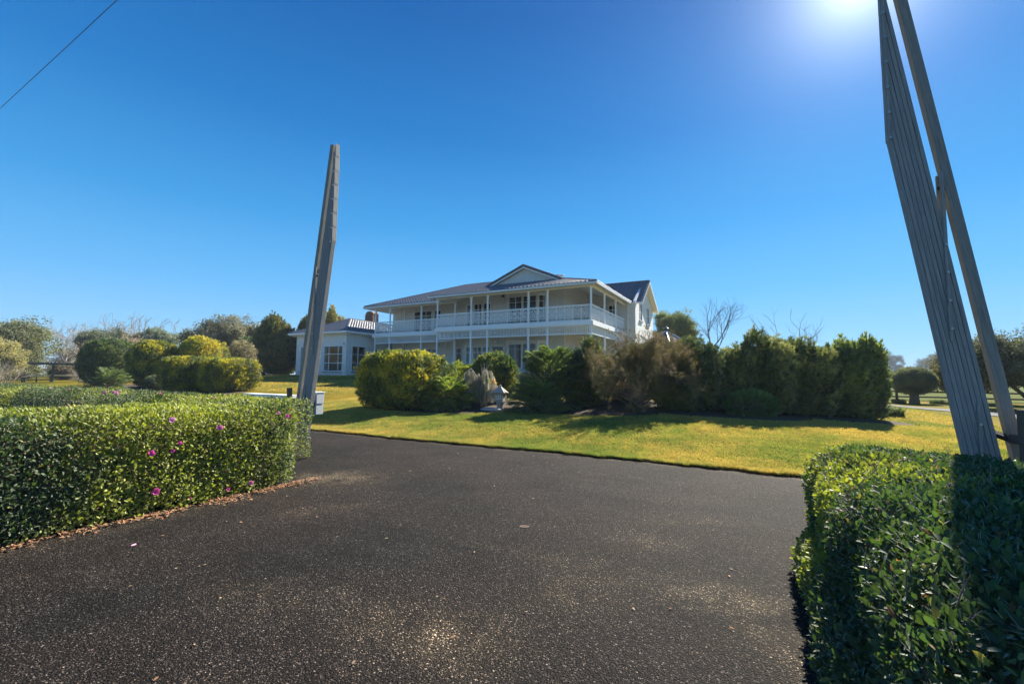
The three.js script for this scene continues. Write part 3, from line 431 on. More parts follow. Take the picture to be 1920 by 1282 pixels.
// ---------------------------------------------------------------- entrance: two raised parallelogram gates, their posts and low walls
const woodTone = [[.60, .59, .58], [.52, .51, .51], [.66, .64, .61], [.56, .56, .57]].map(c => std(col(...c), .85, { map: woodMap, bumpMap: woodBump, bumpScale: .004 }));
function gateSide(s, who) { // s = +1: leaf leans towards -x of the site frame;  s = -1: mirrored
  const X = lx => s > 0 ? lx : 13.38 - lx, lzG = s > 0 ? 23.6 : 23.7, k = .1333;
  const P = (lx, y, dz) => { const [x, z] = toW(X(lx), lzG + dz); return V(x, y, z); };
  const bp = P(12.7, 0, 0), g = thing('lifting_gate', who.gate, 'gate', bp.x, 0, bp.z, 'pair of raised entrance gates');
  const rel = v => v.sub(bp), q = new THREE.Quaternion().setFromAxisAngle(V(0, 1, 0), -TH);
  const beam = (a, b, w, d, mat, name, uvs = 1) => { // a, b world-relative; w across the leaf, d through it
    const dd = b.clone().sub(a), L = dd.length(), gg = new RoundedBoxGeometry(w, L, d, 2, .006); const p = gg.attributes.position, uv = gg.attributes.uv, off = rnd(); for (let i = 0; i < p.count; i++) uv.setXY(i, (p.getX(i) + p.getZ(i)) * 3 + off, p.getY(i) * .45 + off);
    const Y = dd.normalize(), Z = V(0, 0, 1).applyQuaternion(q), Xa = Y.clone().cross(Z).normalize(); Z.crossVectors(Xa, Y); const m = new THREE.Matrix4().makeBasis(Xa, Y, Z); m.setPosition(a.clone().add(b).multiplyScalar(.5)); gg.applyMatrix4(m); return mesh(name, gg, mat, g);
  };
  const pitchw = .0468;
  for (let r = 0; r < 7; r++) { // seven rails lying side by side, their ends cut plumb
    const u0 = 12.623 + r * pitchw, hw = (pitchw - .007) / 2, yb = .22 + r * .004, cut = 11.955, L = u0 - hw, Rr = u0 + hw, pts = [[L - yb * k, yb], [Rr - yb * k, yb], [cut, (Rr - cut) / k], [cut, (L - cut) / k]].map(([u, y]) => new THREE.Vector2((s > 0 ? 1 : -1) * (u - 12.7), y));
    const eg = new THREE.ExtrudeGeometry(new THREE.Shape(pts), { depth: .105, bevelEnabled: true, bevelSize: .002, bevelThickness: .004, bevelSegments: 1 }), p = eg.attributes.position, uv = eg.attributes.uv, off = rnd(); for (let i = 0; i < p.count; i++) uv.setXY(i, (p.getX(i) + p.getY(i) * k * (s > 0 ? 1 : -1)) * 3.2 + p.getZ(i) * 3 + off, p.getY(i) * .42 + off * 3);
    eg.translate(0, 0, -.052 + rr(-.006, .006)).rotateY(-TH); mesh('rail', eg, woodTone[(r * 2 + (s > 0 ? 0 : 1)) % 4], g);
  }
  const bx0 = y => 13.085 - (y) * k; beam(rel(P(bx0(.3), .3, -.02)), rel(P(bx0(7.28), 7.28, -.02)), .105, .13, MAT.woodPale, 'top_beam');
  const pickets = [[11.98, 4.8, 7.05], [12.46, 2.1, 4.25], [12.66, .25, 1.35]];
  pickets.forEach(([lx, y0, y1], n) => {
    beam(rel(P(lx, y0, .07)), rel(P(lx, y1, .07)), .04, .022, MAT.wood, 'picket'); beam(rel(P(lx, y0, -.073)), rel(P(lx, y1, -.073)), .04, .022, MAT.wood, 'picket');
    for (let r = 0; r < 7; r++) { const y = (12.623 + r * pitchw - lx) / k; if (y < y0 || y > y1 + .1) continue; const bg = new THREE.CylinderGeometry(.016, .019, .022, 10); bg.rotateX(Math.PI / 2).applyQuaternion(q); const p = rel(P(lx, y - .02, .09)); bg.translate(p.x, p.y, p.z); mesh('bolt', bg, MAT.steel, g); }
  });
  { const a = P(12.42, 4.06, .02), b = P(12.56, 4.02, .02); const gg = bar(rel(a.clone()), rel(b.clone()), .035); mesh('link_bracket', gg, MAT.darkSteel, g); }
  { const a = rel(P(12.80, 1.0, .0)), b = rel(P(12.92, .95, .0)); mesh('link_bracket', bar(a, b, .05, .08), MAT.darkSteel, g); }
  // pivot post: weathered timber stump
  const pp = P(12.97, 0, .26), post = thing('gate_post', who.post, 'post', pp.x, 0, pp.z, 'pivot posts of the entrance gates');
  const lat = new THREE.CylinderGeometry(.062, .07, 1.3, 14, 16); { const p = lat.attributes.position; for (let i = 0; i < p.count; i++) { const f = 1 + .16 * noise(p.getX(i) * 9, p.getY(i) * 3 + s, p.getZ(i) * 9); p.setX(i, p.getX(i) * f + .012 * Math.sin(p.getY(i) * 5)); p.setZ(i, p.getZ(i) * f); } lat.computeVertexNormals(); } lat.translate(0, .65, 0); mesh('post_shaft', lat, MAT.bark, post);
  { const gg = bar(V(0, .96, 0), rel(P(12.92, .95, .05)).sub(pp.clone().sub(bp)), .06, .1); mesh('pivot_bracket', gg, MAT.darkSteel, post); }
  // low wall with a white coping
  const wx0 = 13.12, wx1 = s > 0 ? 17.5 : 14.9, wp = P(wx0, 0, .06), w = thing('low_wall', who.wall, 'wall', wp.x, 0, wp.z);
  w.rotation.y = -TH; const L = (wx1 - wx0) * (s > 0 ? 1 : -1); mesh('wall_body', addUV(box(0, L, -.05, 1.04, -.11, .11)), MAT.render, w); mesh('coping', box(-.02 * s, L, 1.042, 1.12, -.15, .15), MAT.white, w);
  if (s < 0) { const cp = P(12.72, 0, -.22), c = thing('control_box', 'small pale grey two-tier metal box fixed behind the slanting gate', 'metal box', cp.x, 0, cp.z); c.rotation.y = -TH; mesh('upper_box', new RoundedBoxGeometry(.34, .27, .22, 2, .01).translate(.09, 1.05, 0), MAT.cabinet, c); mesh('lower_box', new RoundedBoxGeometry(.325, .25, .21, 2, .01).translate(.085, .782, 0), MAT.cabinet, c); mesh('stand', [box(-.2, -.14, 0, 1.1, -.03, .03), box(-.17, -.08, .9, .95, -.02, .02)], MAT.darkSteel, c); mesh('lid', box(-.09, .27, 1.187, 1.205, -.13, .13), MAT.white, c); }
}
gateSide(1, { gate: 'raised weathered grey gate of folded rails behind the hedge with bare twigs', post: 'rough short timber post beside the gate with seven clear rails', wall: 'low grey wall with white coping behind the hedge with bare twigs' });
gateSide(-1, { gate: 'raised weathered grey gate rising behind the hedge with pink flowers', post: 'short timber post behind the hedge with pink flowers', wall: 'low grey wall with white coping behind the pink-flowered hedge' });

// ---------------------------------------------------------------- leaves
function leafShape(L, w, fold = .25, curl = .12) { // base at origin, along +y
  const rows = [[0, .0], [.28, .82], [.6, 1], [.84, .58], [1, 0]], p = [], idx = [];
  rows.forEach(([t, k]) => { const z = -curl * L * t * t; p.push(-w / 2 * k, t * L, z + fold * w / 2 * k, 0, t * L, z, w / 2 * k, t * L, z + fold * w / 2 * k); });
  for (let r = 0; r < 4; r++) for (let c = 0; c < 2; c++) { const a = r * 3 + c, b = a + 1, d = a + 3, e = a + 4; idx.push(a, b, e, a, e, d); }
  return triGeo(p, idx);
}
const camelliaLeaf = leafShape(1, .46);
function sprayShape(n, spreadA, thin, bend, seedv) { // flat scale-leaf spray: thin lozenges fanning from a stem
  const p = [], idx = []; const s0 = seed; seed = seedv;
  for (let i = 0; i < n; i++) {
    const t = i / (n - 1), a = (t - .5) * 2 * spreadA + rr(-.12, .12), y0 = rr(0, .35), L = (1 - y0 * .6) * rr(.6, 1) * (1 - .35 * Math.abs(t - .5)), dx = Math.sin(a), dy = Math.cos(a), w = thin * rr(.7, 1.2), b = p.length / 3, zb = rr(-bend, bend);
    p.push(0, y0 * .6, 0, dx * L * .55 - dy * w, y0 * .6 + dy * L * .55 + dx * w, zb * .5, dx * L, y0 * .6 + dy * L, zb, dx * L * .55 + dy * w, y0 * .6 + dy * L * .55 - dx * w, zb * .5); idx.push(b, b + 3, b + 2, b, b + 2, b + 1);
  }
  seed = s0; return triGeo(p, idx);
}
const cypressSpray = sprayShape(8, .65, .055, .18, 77), flameSpray = sprayShape(7, .34, .06, .16, 99);
const juniperFrond = (() => { const p = [], idx = [], tri = (...v) => { const b = p.length / 3; v.forEach(q => p.push(...q)); idx.push(b, b + 1, b + 2); }; for (let i = 0; i < 9; i++) { const t = i / 9; for (const s of [-1, 1]) { const L = .36 * (1 - t * .75), y = t * .8; tri([0, y, 0], [s * L, y + L * .9, -.1 * t + .04], [s * .03, y + .1, .02]); } } tri([-.03, .7, -.06], [.03, .7, -.06], [0, 1.05, -.14]); return triGeo(p, idx); })();
const needleTuft = (() => { const p = [], idx = []; const s0 = seed; seed = 5; for (let i = 0; i < 13; i++) { const d = rdir().add(V(0, 1.1, 0)).normalize(), L = rr(.6, 1), x = V(d.z, d.x, d.y).cross(d).normalize().multiplyScalar(.022), b = p.length / 3; p.push(-x.x, -x.y, -x.z, x.x, x.y, x.z, d.x * L, d.y * L, d.z * L); idx.push(b, b + 1, b + 2); } seed = s0; return triGeo(p, idx); })();
const leafClump = (() => { const gsL = []; const s0 = seed; seed = 8; const l = leafShape(.42, .17, .2, .1); for (let i = 0; i < 9; i++) { const g = l.clone(), d = rdir(); d.y = d.y * .7 + .15; basis(d.clone().multiplyScalar(rr(.1, .55)), d, rdir().add(V(0, .7, 0)), rr(.7, 1.2)); g.applyMatrix4(M4); gsL.push(g); } seed = s0; return mergeGeometries(gsL); })();
const fineClump = (() => { const gsL = []; const s0 = seed; seed = 18; for (let i = 0; i < 14; i++) { const d = rdir(), x = rdir().cross(d).normalize().multiplyScalar(.06), L = rr(.2, .38), o = rdir().multiplyScalar(rr(0, .5)); gsL.push(triGeo([o.x - x.x, o.y - x.y, o.z - x.z, o.x + x.x, o.y + x.y, o.z + x.z, o.x + d.x * L, o.y + d.y * L, o.z + d.z * L], [0, 1, 2])); } seed = s0; return mergeGeometries(gsL); })();
const jitterCol = (c, v = .25) => { const k = 1 + rr(-v, v); return col(c[0] * k * (1 + rr(-.1, .1)), c[1] * k, c[2] * k * (1 + rr(-.15, .15))); };
const mixCol = (a, b, t) => a.map((v, i) => v * (1 - t) + b[i] * t);

// ---------------------------------------------------------------- flowering hedges along the entrance
function hedge(name, label, boxes, hgt, density, opt) {
  const [ox, oz] = toW(boxes[0][1], boxes[0][3]), g = thing(name, label, 'hedge', ox, 0, oz, opt.group), R = opt.round;
  const sdf = (lx, y, lz) => { let d = 9; for (const [x0, x1, z0, z1, hh = hgt] of boxes) { const top = hh + .07 * noise(lx * .8, lz * .8, 3) + .035 * noise(lx * 2.6, lz * 2.6, 5), qx = Math.abs(lx - (x0 + x1) / 2) - (x1 - x0) / 2 + R, qz = Math.abs(lz - (z0 + z1) / 2) - (z1 - z0) / 2 + R, qy = y - top + R; const ax = Math.max(qx, 0), ay = Math.max(qy, 0), az = Math.max(qz, 0); d = Math.min(d, Math.hypot(ax, ay, az) + Math.min(0, Math.max(qx, qy, qz)) - R); } return d + .05 * noise(lx * 1.7, y * 1.7, lz * 1.7) + .025 * noise(lx * 5, y * 5, lz * 5); };
  const inner = []; for (const [x0, x1, z0, z1, hh = hgt] of boxes) { const i = .2, b = new RoundedBoxGeometry(x1 - x0 - 2 * i, hh - .17, z1 - z0 - 2 * i, 3, .12); const [wx, wz] = toW((x0 + x1) / 2, (z0 + z1) / 2); b.translate(0, (hh - .17) / 2, 0).rotateY(-TH).translate(wx - ox, 0, wz - oz); inner.push(b); } mesh('inner_branches', inner, MAT.core, g);
  const leaves = [], list = [];
  for (const [x0, x1, z0, z1, hh = hgt, dens = density] of boxes) {
    const vol = (x1 - x0 + .3) * (z1 - z0 + .3) * (hh + .25), n = Math.round(vol * dens * 16);
    for (let t = 0; t < n; t++) {
      const lx = rr(x0 - .15, x1 + .15), lz = rr(z0 - .15, z1 + .15), y = rr(.02, hh + .2), d = sdf(lx, y, lz); if (d > .045 || d < -.17 || rnd() > (d < -.06 ? .55 : 1)) continue;
      const e = .04, n0 = V(sdf(lx + e, y, lz) - sdf(lx - e, y, lz), sdf(lx, y + e, lz) - sdf(lx, y - e, lz), sdf(lx, y, lz + e) - sdf(lx, y, lz - e)).normalize(); if (n0.y < -.5) continue;
      const w = V(n0.x * C - n0.z * S, n0.y, n0.x * S + n0.z * C), [wx, wz] = toW(lx, lz), dir = rdir().multiplyScalar(.8).addScaledVector(w, .55).add(V(0, .4, 0)), face = w.clone().multiplyScalar(.8).add(V(0, .5, 0)).add(rdir().multiplyScalar(.85));
      const tone = noise(lx * 1.1 + 4, y, lz * 1.1), yel = sm(.05, .5, noise(lx * .6, 3.3, lz * .6) + .35 * noise(lx * 3, y * 3, lz * 3) + opt.young + rr(-.15, .15)); let c = mixCol([.055, .10, .015], [.30, .34, .022], yel); if (rnd() < .035) c = pick([[.30, .26, .03], [.26, .12, .04], [.2, .2, .03]]);
      const sz = rr(.034, .07) * (opt.size ?? 1) * (hh < 0 ? 1 : 1), m = basis(V(wx - ox, y, wz - oz), dir, face, sz, new THREE.Matrix4()).clone(); list.push({ m, c: jitterCol(c, .3), d: Math.hypot(wx, y - 1.6, wz), w, wx, wz, y });
    }
  }
  // the nearest outward leaves are single parts, the rest one mass
  const near = list.filter(e => { const v = V(-e.wx, 1.6 - e.y, -e.wz).normalize(); return v.dot(e.w) > .15; }).sort((a, b) => a.d - b.d).slice(0, opt.skip + 300).slice(opt.skip), set = new Set(near);
  const mats = [[.055, .10, .015], [.075, .13, .018], [.18, .22, .02], [.28, .32, .022], [.045, .08, .018], [.40, .33, .03]].map(c => leafMat(.5, .28, { color: col(...c) }));
  for (const e of near) { const m = mesh('leaf', camelliaLeaf, rnd() < .03 ? mats[5] : pick(e.c.g > .2 ? [mats[2], mats[3]] : [mats[0], mats[1], mats[4]]), g); e.m.decompose(m.position, m.quaternion, m.scale); }
  copies('leaves', camelliaLeaf, MAT.leaf, list.filter(e => !set.has(e)), g);
  return { g, ox, oz, sdf };
}
const petalGeo = (() => { const g = leafShape(1, .78, .18, -.25); return g; })();
const pinks = [[.72, .10, .42], [.80, .24, .55], [.86, .42, .66]].map(c => leafMat(.35, 0, { color: col(...c) })), stamenMat = std(col(.75, .45, .04), .8);
function flower(h, lx, y, lz, nx, ny, nz, size, kind) {
  const [wx, wz] = toW(lx, lz), n = V(nx * C - nz * S, ny, nx * S + nz * C).normalize(), f = new THREE.Group(); f.name = 'flower'; h.g.add(f); f.position.set(wx - h.ox, y, wz - h.oz); f.quaternion.setFromUnitVectors(V(0, 0, 1), n);
  const k = 7; for (let i = 0; i < k; i++) { const p = mesh('petal', petalGeo, pinks[kind], f); p.rotation.set(0, 0, i / k * 6.2832 + rr(-.2, .2)); p.rotateX(rr(.25, .6)); p.scale.setScalar(size * rr(.42, .55)); }
  const st = []; for (let i = 0; i < 16; i++) { const a = rr(0, 6.28), r = size * rr(0, .11); st.push(new THREE.CylinderGeometry(size * .012, size * .012, size * .2, 4).rotateX(Math.PI / 2).translate(Math.cos(a) * r, Math.sin(a) * r, size * .16)); } mesh('stamens', st, stamenMat, f);
}
const hedgeL = hedge('camellia_hedge', 'clipped glossy green hedge dotted with pink camellia flowers beside the drive', [[2.4, 4.2, 26.5, 32.2, 1.12, 1750], [-17, 2.65, 25.0, 26.9, 1.12, 560]], 1.12, 900, { round: .22, young: .15, size: .8, skip: 0 });
for (const [lz, y, k, s] of [[28.36, .26, 0, .105], [28.43, .70, 0, .09], [27.7, .92, 1, .085], [28.25, 1.06, 2, .085], [28.15, .78, 0, .06], [28.22, .70, 0, .055], [27.25, .14, 1, .085], [27.55, .12, 0, .055], [26.75, 1.0, 0, .08], [26.9, 1.06, 1, .06], [28.0, .10, 0, .045], [30.4, .6, 1, .08]]) flower(hedgeL, 4.26, y, lz, 1, .35, .45, s, k);
for (const [lx, lz, k] of [[-2, 26.6, 1], [-1.2, 26.7, 2], [-2.4, 26.3, 1], [-1.7, 26.5, 0], [-2.9, 26.0, 2], [-.6, 26.2, 1], [-4.5, 26.4, 1], [-6, 26.3, 2], [2.9, 26.7, 0]]) flower(hedgeL, Math.min(lx, 2.3), 1.17, lz, .5, .7, .9, .11, k);
const hedgeR = hedge('clipped_hedge', 'dark glossy clipped hedge with bare grey twigs showing on its face', [[10.78, 12.5, 25.55, 29.6, .94, 2700], [11.2, 18, 25.6, 27.2, .94, 700], [10.62, 11.6, 26.2, 29.6, .42, 1900]], .94, 1100, { round: .3, young: -.14, size: .7, skip: 0 });
{ // bare clipped twigs
  for (let i = 0; i < 190; i++) {
    const face = rnd() < .5, lx = face ? 10.8 + rr(-.04, .06) : rr(10.8, 12.1), lz = rr(25.9, 29.6), y = face ? rr(.1, .92) : rr(.86, .97), [wx, wz] = toW(lx, lz), tb = new Tubes(5), a = V(wx - hedgeR.ox, y, wz - hedgeR.oz), along = rr(-1, 1), d = (face ? V(-S * along, rr(.2, 1), C * along).add(rdir().multiplyScalar(.25)) : rdir().multiplyScalar(.8).add(V(0, .12, 0))).normalize(), L = rr(.08, .24), b = a.clone().addScaledVector(d, L * .5).add(rdir().multiplyScalar(L * .08)), c = a.clone().addScaledVector(d, L), r = rr(.0012, .003);
    tb.add([a, b, c], [r, r * .8, r * .5]); for (let q = 0; q < 3; q++) { const o2 = a.clone().lerp(c, rr(.25, .8)); tb.add([o2, o2.clone().add(rdir().multiplyScalar(.55).add(d).normalize().multiplyScalar(L * rr(.3, .6)))], [r * .7, r * .3]); } mesh('twig', tb.geo(), MAT.twig, hedgeR.g);
  }
}

// ---------------------------------------------------------------- shrubs
const gAt = (x, z) => ground(x, z) + .03;
function coreMesh(rx, ry, rz, p, seedN, parent, k = .84, cy = ry) {
  const g = new THREE.IcosahedronGeometry(1, 4), a = g.attributes.position; for (let i = 0; i < a.count; i++) { const d = V(a.getX(i), a.getY(i), a.getZ(i)).normalize(), r = k * Math.pow(Math.abs(d.x) ** p + Math.abs(d.y) ** p + Math.abs(d.z) ** p, -1 / p) * (1 + .1 * noise(d.x * 3 + seedN, d.y * 3, d.z * 3)); a.setXYZ(i, d.x * r * rx, Math.max(.01, cy + d.y * r * ry), d.z * r * rz); } g.computeVertexNormals(); return mesh('inner_branches', g, MAT.core, parent);
}
// dense, clipped or naturally close conifer
function closeShrub(name, label, cat, x, z, w, h, dep, o) {
  const y = gAt(x, z) - .04, g = thing(name, label, cat, x, y, z, o.group), rx = w / 2, ry = h / 2, rz = dep / 2, p = o.p ?? 2.6, sN = o.seed ?? rr(0, 99), list = [], ca = Math.cos(o.turn ?? -TH), sa = Math.sin(o.turn ?? -TH);
  const lump = d => 1 + (o.lump ?? .07) * noise(d.x * 4 + sN, d.y * 4, d.z * 4) + (o.lump2 ?? .06) * noise(d.x * 9 + sN, d.y * 9, d.z * 9);
  const nl = o.lobes ?? 0, lobes = nl ? Array.from({ length: nl }, (_, i) => [((i + .5) / nl - .5) * w * .62 + rr(-.08, .08) * w, rr(-.2, .2) * dep, rr(.36, .52), rr(.72, 1.0)]) : [[0, 0, 1, 1]]; if (nl) lobes[Math.floor(nl / 2)][3] = 1;
  const n = Math.round((o.n ?? 9000) / lobes.length * (nl ? 1.25 : 1)), R0 = o.turn ?? -TH;
  for (const [ox, oz, sw, sh] of lobes) {
    const RX = rx * sw, RY = ry * sh, RZ = rz * (nl ? .75 : 1);
    for (let i = 0; i < n; i++) {
      const d = rdir(); if (d.y < -.96) continue; const r = Math.pow(Math.abs(d.x) ** p + Math.abs(d.y) ** p + Math.abs(d.z) ** p, -1 / p) * lump(d) * (1 - .22 * rnd() ** 2);
      let lx = d.x * r * RX, ly = RY + d.y * r * RY, lz = d.z * r * RZ; if (ly < .02) ly = rr(.02, .2);
      const nrm = V(Math.sign(d.x) * Math.abs(d.x) ** (p - 1) / RX, Math.sign(d.y) * Math.abs(d.y) ** (p - 1) / RY, Math.sign(d.z) * Math.abs(d.z) ** (p - 1) / RZ).normalize(); lx += ox; lz += oz;
      const dir = nrm.clone().multiplyScalar(o.out ?? .6).add(V(0, o.up ?? .8, 0)).add(rdir().multiplyScalar(.35)), t = sm(-.35, .45, noise(lx * 1.4 + sN, ly * 1.4, lz * 1.4) + rr(-.3, .3));
      list.push({ m: basis(V(lx * ca + lz * sa, ly, -lx * sa + lz * ca), dir, nrm.add(rdir().multiplyScalar(.6)), rr(.7, 1.4) * (o.size ?? .16), new THREE.Matrix4()).clone(), c: jitterCol(mixCol(o.c0, o.c1, t), .28) });
    }
    const cm = coreMesh(RX, RY, RZ, p, sN + ox, g, o.k ?? .82); cm.rotation.y = R0; cm.position.set(ox * ca + oz * sa, 0, -ox * sa + oz * ca);
  }
  copies('foliage', o.geo ?? flameSpray, MAT.needle, list, g);
  mesh('stem', new Tubes(6).add([V(0, -.05, 0), V(0, h * .5, 0)], [.06, .03]).geo(), MAT.bark, g); return g;
}
const GOLD = { c0: [.175, .228, .025], c1: [.540, .486, .027] }, GREEN = { c0: [.061, .108, .025], c1: [.149, .219, .038] }, OLIVE = { c0: [.088, .108, .035], c1: [.228, .219, .061] };
closeShrub('golden_cypress', 'wide clipped golden cypress bush beside the weeping grey shrub', 'bush', -4.3, -18.1, 3.15, 2.12, 2.5, { ...GOLD, c0: [.105, .154, .025], p: 4.2, n: 19000, size: .17, lump: .09, lump2: .12 });
closeShrub('small_cypress', 'dark green cypress bush behind the stone lantern', 'bush', -.75, -19.6, 2.0, 1.95, 1.6, { c0: [.088, .140, .026], c1: [.298, .315, .044], p: 2.2, n: 8000, size: .17, lump: .2, lump2: .16 });
closeShrub('golden_cypress', 'clipped golden bush forming the low end of the row, by the open lawn', 'bush', -17.7, -28.4, 3.5, 1.95, 2.6, { ...GOLD, c0: [.123, .166, .025], p: 5, n: 14000, size: .18, lump2: .1 });
closeShrub('golden_cypress', 'low clipped golden bush in the middle of the row of clipped bushes', 'bush', -20.5, -29.0, 3.0, 2.1, 2.6, { ...GOLD, c0: [.123, .166, .025], p: 5, n: 12000, size: .18, lump2: .1 });
closeShrub('golden_cypress', 'tall rounded golden bush behind the spreading juniper', 'bush', -26.9, -34.2, 3.3, 3.4, 3, { ...GOLD, c0: [.105, .158, .025], p: 2.6, n: 12000, size: .19 });
closeShrub('golden_cypress', 'bright yellow cypress rising behind the low clipped bushes', 'bush', -24.2, -35.2, 3.1, 3.6, 2.6, { c0: [.350, .367, .035], c1: [.648, .540, .027], p: 2.4, n: 9000, size: .22, lump2: .14 });
closeShrub('dark_cypress', 'large dark green rounded bush next to the open-sided shelter', 'bush', -32.6, -36.8, 4.5, 3.7, 3.4, { ...GREEN, p: 2.6, n: 13000, size: .2 });
closeShrub('dome_bush', 'small grey-green dome bush at the foot of the golden bushes', 'bush', -23.6, -30.3, 1.3, 1.0, 1.2, { c0: [.105, .140, .070], c1: [.193, .228, .105], p: 2.2, n: 3500, size: .1 });
closeShrub('golden_cypress', 'loose yellow cypress between the pale shrub and the clipped bushes', 'bush', -26.2, -40, 2.6, 3.3, 2, { c0: [.210, .245, .035], c1: [.486, .432, .041], p: 2.1, n: 5000, size: .24, lump: .2, lump2: .2 });
closeShrub('pale_shrub', 'pale dry-looking shrub before the tall dark conifer', 'shrub', -25.4, -42.5, 3.4, 3.4, 2.2, { c0: [.298, .263, .131], c1: [.446, .392, .203], p: 2.0, n: 5000, size: .22, geo: cypressSpray, lump: .25, lump2: .2, k: .7 });
// tall conifers by the wing
closeShrub('tall_conifer', 'tall broad dark conifer beside the single-storey wing', 'conifer', -25.8, -49.4, 4.6, 6.3, 4, { c0: [.070, .105, .025], c1: [.263, .236, .038], p: 2.0, n: 17000, lobes: 3, size: .34, lump: .2, lump2: .2 });
closeShrub('tall_conifer', 'narrow pointed conifer rising next to the wing roof', 'conifer', -22.9, -50.6, 2.5, 6.5, 2.4, { c0: [.088, .123, .025], c1: [.298, .263, .044], p: 1.7, n: 8000, size: .28, lump: .2, lump2: .16 });
closeShrub('tall_conifer', 'slim golden conifer tip standing behind the wing roof', 'conifer', -22.6, -56.5, 1.7, 8.6, 1.6, { c0: [.245, .245, .035], c1: [.432, .351, .041], p: 1.7, n: 4500, size: .3, lump: .16 });
closeShrub('dark_hedge', 'dark shrub mass at the lawn end between the round tree and conifer', 'shrub', -30.2, -52.5, 4.4, 4.2, 3, { ...GREEN, p: 2.4, n: 9000, size: .26, lump: .14 });
closeShrub('dark_hedge', 'low dark shrub closing the gap beside the wing wall', 'shrub', -28.6, -56.5, 5.5, 3.0, 2.4, { ...GREEN, p: 2.4, n: 6000, size: .28, lump: .14 });
// the screen of conifers on the near bed
closeShrub('screen_conifer', 'tall shaggy screen conifer with the highest crown of the row', 'conifer', 8.6, -16.2, 2.5, 2.75, 1.9, { c0: [.10, .135, .035], c1: [.32, .33, .09], p: 2.5, n: 10500, lobes: 5, size: .2, geo: cypressSpray, lump: .4, lump2: .16, k: .4 });
closeShrub('screen_conifer', 'shaggy screen conifer between the highest one and the branch tips', 'conifer', 10.15, -16.2, 2.6, 2.5, 1.8, { c0: [.10, .135, .035], c1: [.32, .33, .09], p: 2.5, n: 10500, lobes: 5, size: .2, geo: cypressSpray, lump: .4, lump2: .16, k: .4 });
closeShrub('screen_conifer', 'green screen conifer under the bare branch tips', 'conifer', 11.6, -16.2, 2.3, 2.55, 1.7, { c0: [.09, .145, .035], c1: [.28, .34, .07], p: 2.5, n: 10500, lobes: 5, size: .2, geo: cypressSpray, lump: .4, lump2: .15, k: .4 });
closeShrub('screen_conifer', 'narrow upright conifer ending the screen by the strappy plant', 'conifer', 12.4, -15.9, 1.15, 2.7, 1.2, { c0: [.09, .145, .035], c1: [.28, .34, .07], p: 2.5, n: 7000, lobes: 5, size: .2, lump: .4, lump2: .14, k: .4 });
closeShrub('dark_shrub', 'dark green shrub between the dry brown shrub and the screen', 'shrub', 6.7, -16.5, 2.3, 2.5, 1.9, { c0: [0.070, 0.107, 0.034], c1: [0.227, 0.239, 0.068], p: 2.3, n: 8000, lobes: 5, size: .18, geo: cypressSpray, lump: .22, lump2: .2, k: .4 });
closeShrub('dark_shrub', 'dark upright shrub between the big juniper and dry shrub', 'shrub', 2.75, -17.1, 1.5, 2.55, 1.5, { c0: [0.070, 0.119, 0.038], c1: [0.251, 0.273, 0.068], p: 2.3, n: 6500, lobes: 5, size: .18, geo: cypressSpray, lump: .22, lump2: .2, k: .4 });
closeShrub('dark_shrub', 'dark leafy shrub standing behind the dry brown shrub', 'shrub', 4.9, -18.6, 3.0, 2.2, 1.8, { c0: [0.068, 0.101, 0.027], c1: [0.221, 0.221, 0.058], p: 2.3, n: 7000, lobes: 4, size: .18, geo: cypressSpray, lump: .22, lump2: .2, k: .4 });
closeShrub('dark_shrub', 'low dark shrub at the foot of the dry brown shrub', 'shrub', 5.9, -15.9, 1.6, 1.1, 1.0, { c0: [0.061, 0.095, 0.027], c1: [0.195, 0.221, 0.052], p: 2.3, n: 3000, lobes: 5, size: .18, geo: cypressSpray, lump: .22, lump2: .2, k: .4 });
closeShrub('fern_clump', 'bright low ferny plant at the foot of the screen conifers', 'fern', 7.95, -15.15, 1.5, .72, .9, { turn: 0, c0: [.105, .193, .035], c1: [.263, .420, .088], p: 2, n: 2200, size: .2, geo: juniperFrond, out: 1, up: .35, k: .6 });

// spreading junipers: tiers of feathery arching boughs
function juniper(label, x, z, w, h, dep, n, c0, c1) {
  const y = gAt(x, z) - .03, g = thing('juniper', label, 'juniper', x, y, z, undefined), list = [], tb = new Tubes(4), nb = Math.round(n * .32);
  for (let b = 0; b < nb; b++) { // each bough carries a flat, drooping plate of fronds
    const a = rr(0, 6.2832), lift = (b + rnd()) / nb, rad = Math.sqrt(1 - (lift * .9) ** 2) * rr(.62, 1.04), tip = V(Math.cos(a) * rad * w / 2, Math.max(.06, lift * h * .95), Math.sin(a) * rad * dep / 2), root = V(rr(-.12, .12), h * lift * .45, rr(-.12, .12)), mid = root.clone().lerp(tip, .6).add(V(0, h * .10, 0)), cv = new THREE.QuadraticBezierCurve3(root, mid, tip); tb.add(cv.getPoints(3), [.024, .016, .01, .004]);
    const tone = rr(0, .75), side = V(-Math.sin(a), 0, Math.cos(a));
    for (let k = 0; k < 95; k++) { const t = .22 + .78 * Math.sqrt(rnd()), u = rr(-1, 1), p = cv.getPoint(t), tg = cv.getTangent(t), wd = .30 * (w / 2.5) * (1.15 - t * .7); p.addScaledVector(side, u * wd).add(V(0, rr(-.035, .035) - .06 * u * u, 0)); const dir = tg.clone().addScaledVector(side, u * .9).add(V(0, rr(-.25, .25), 0)).add(rdir().multiplyScalar(.25)); list.push({ m: basis(p, dir, V(0, 1, 0).add(rdir().multiplyScalar(.45)), rr(.09, .19), new THREE.Matrix4()).clone(), c: jitterCol(mixCol(c0, c1, Math.min(1, tone + .3 * rnd())), .25) }); }
  }
  mesh('boughs', tb.geo(), MAT.bark, g).userData.kind = 'stuff'; copies('foliage', juniperFrond, MAT.frond, list, g); return g;
}
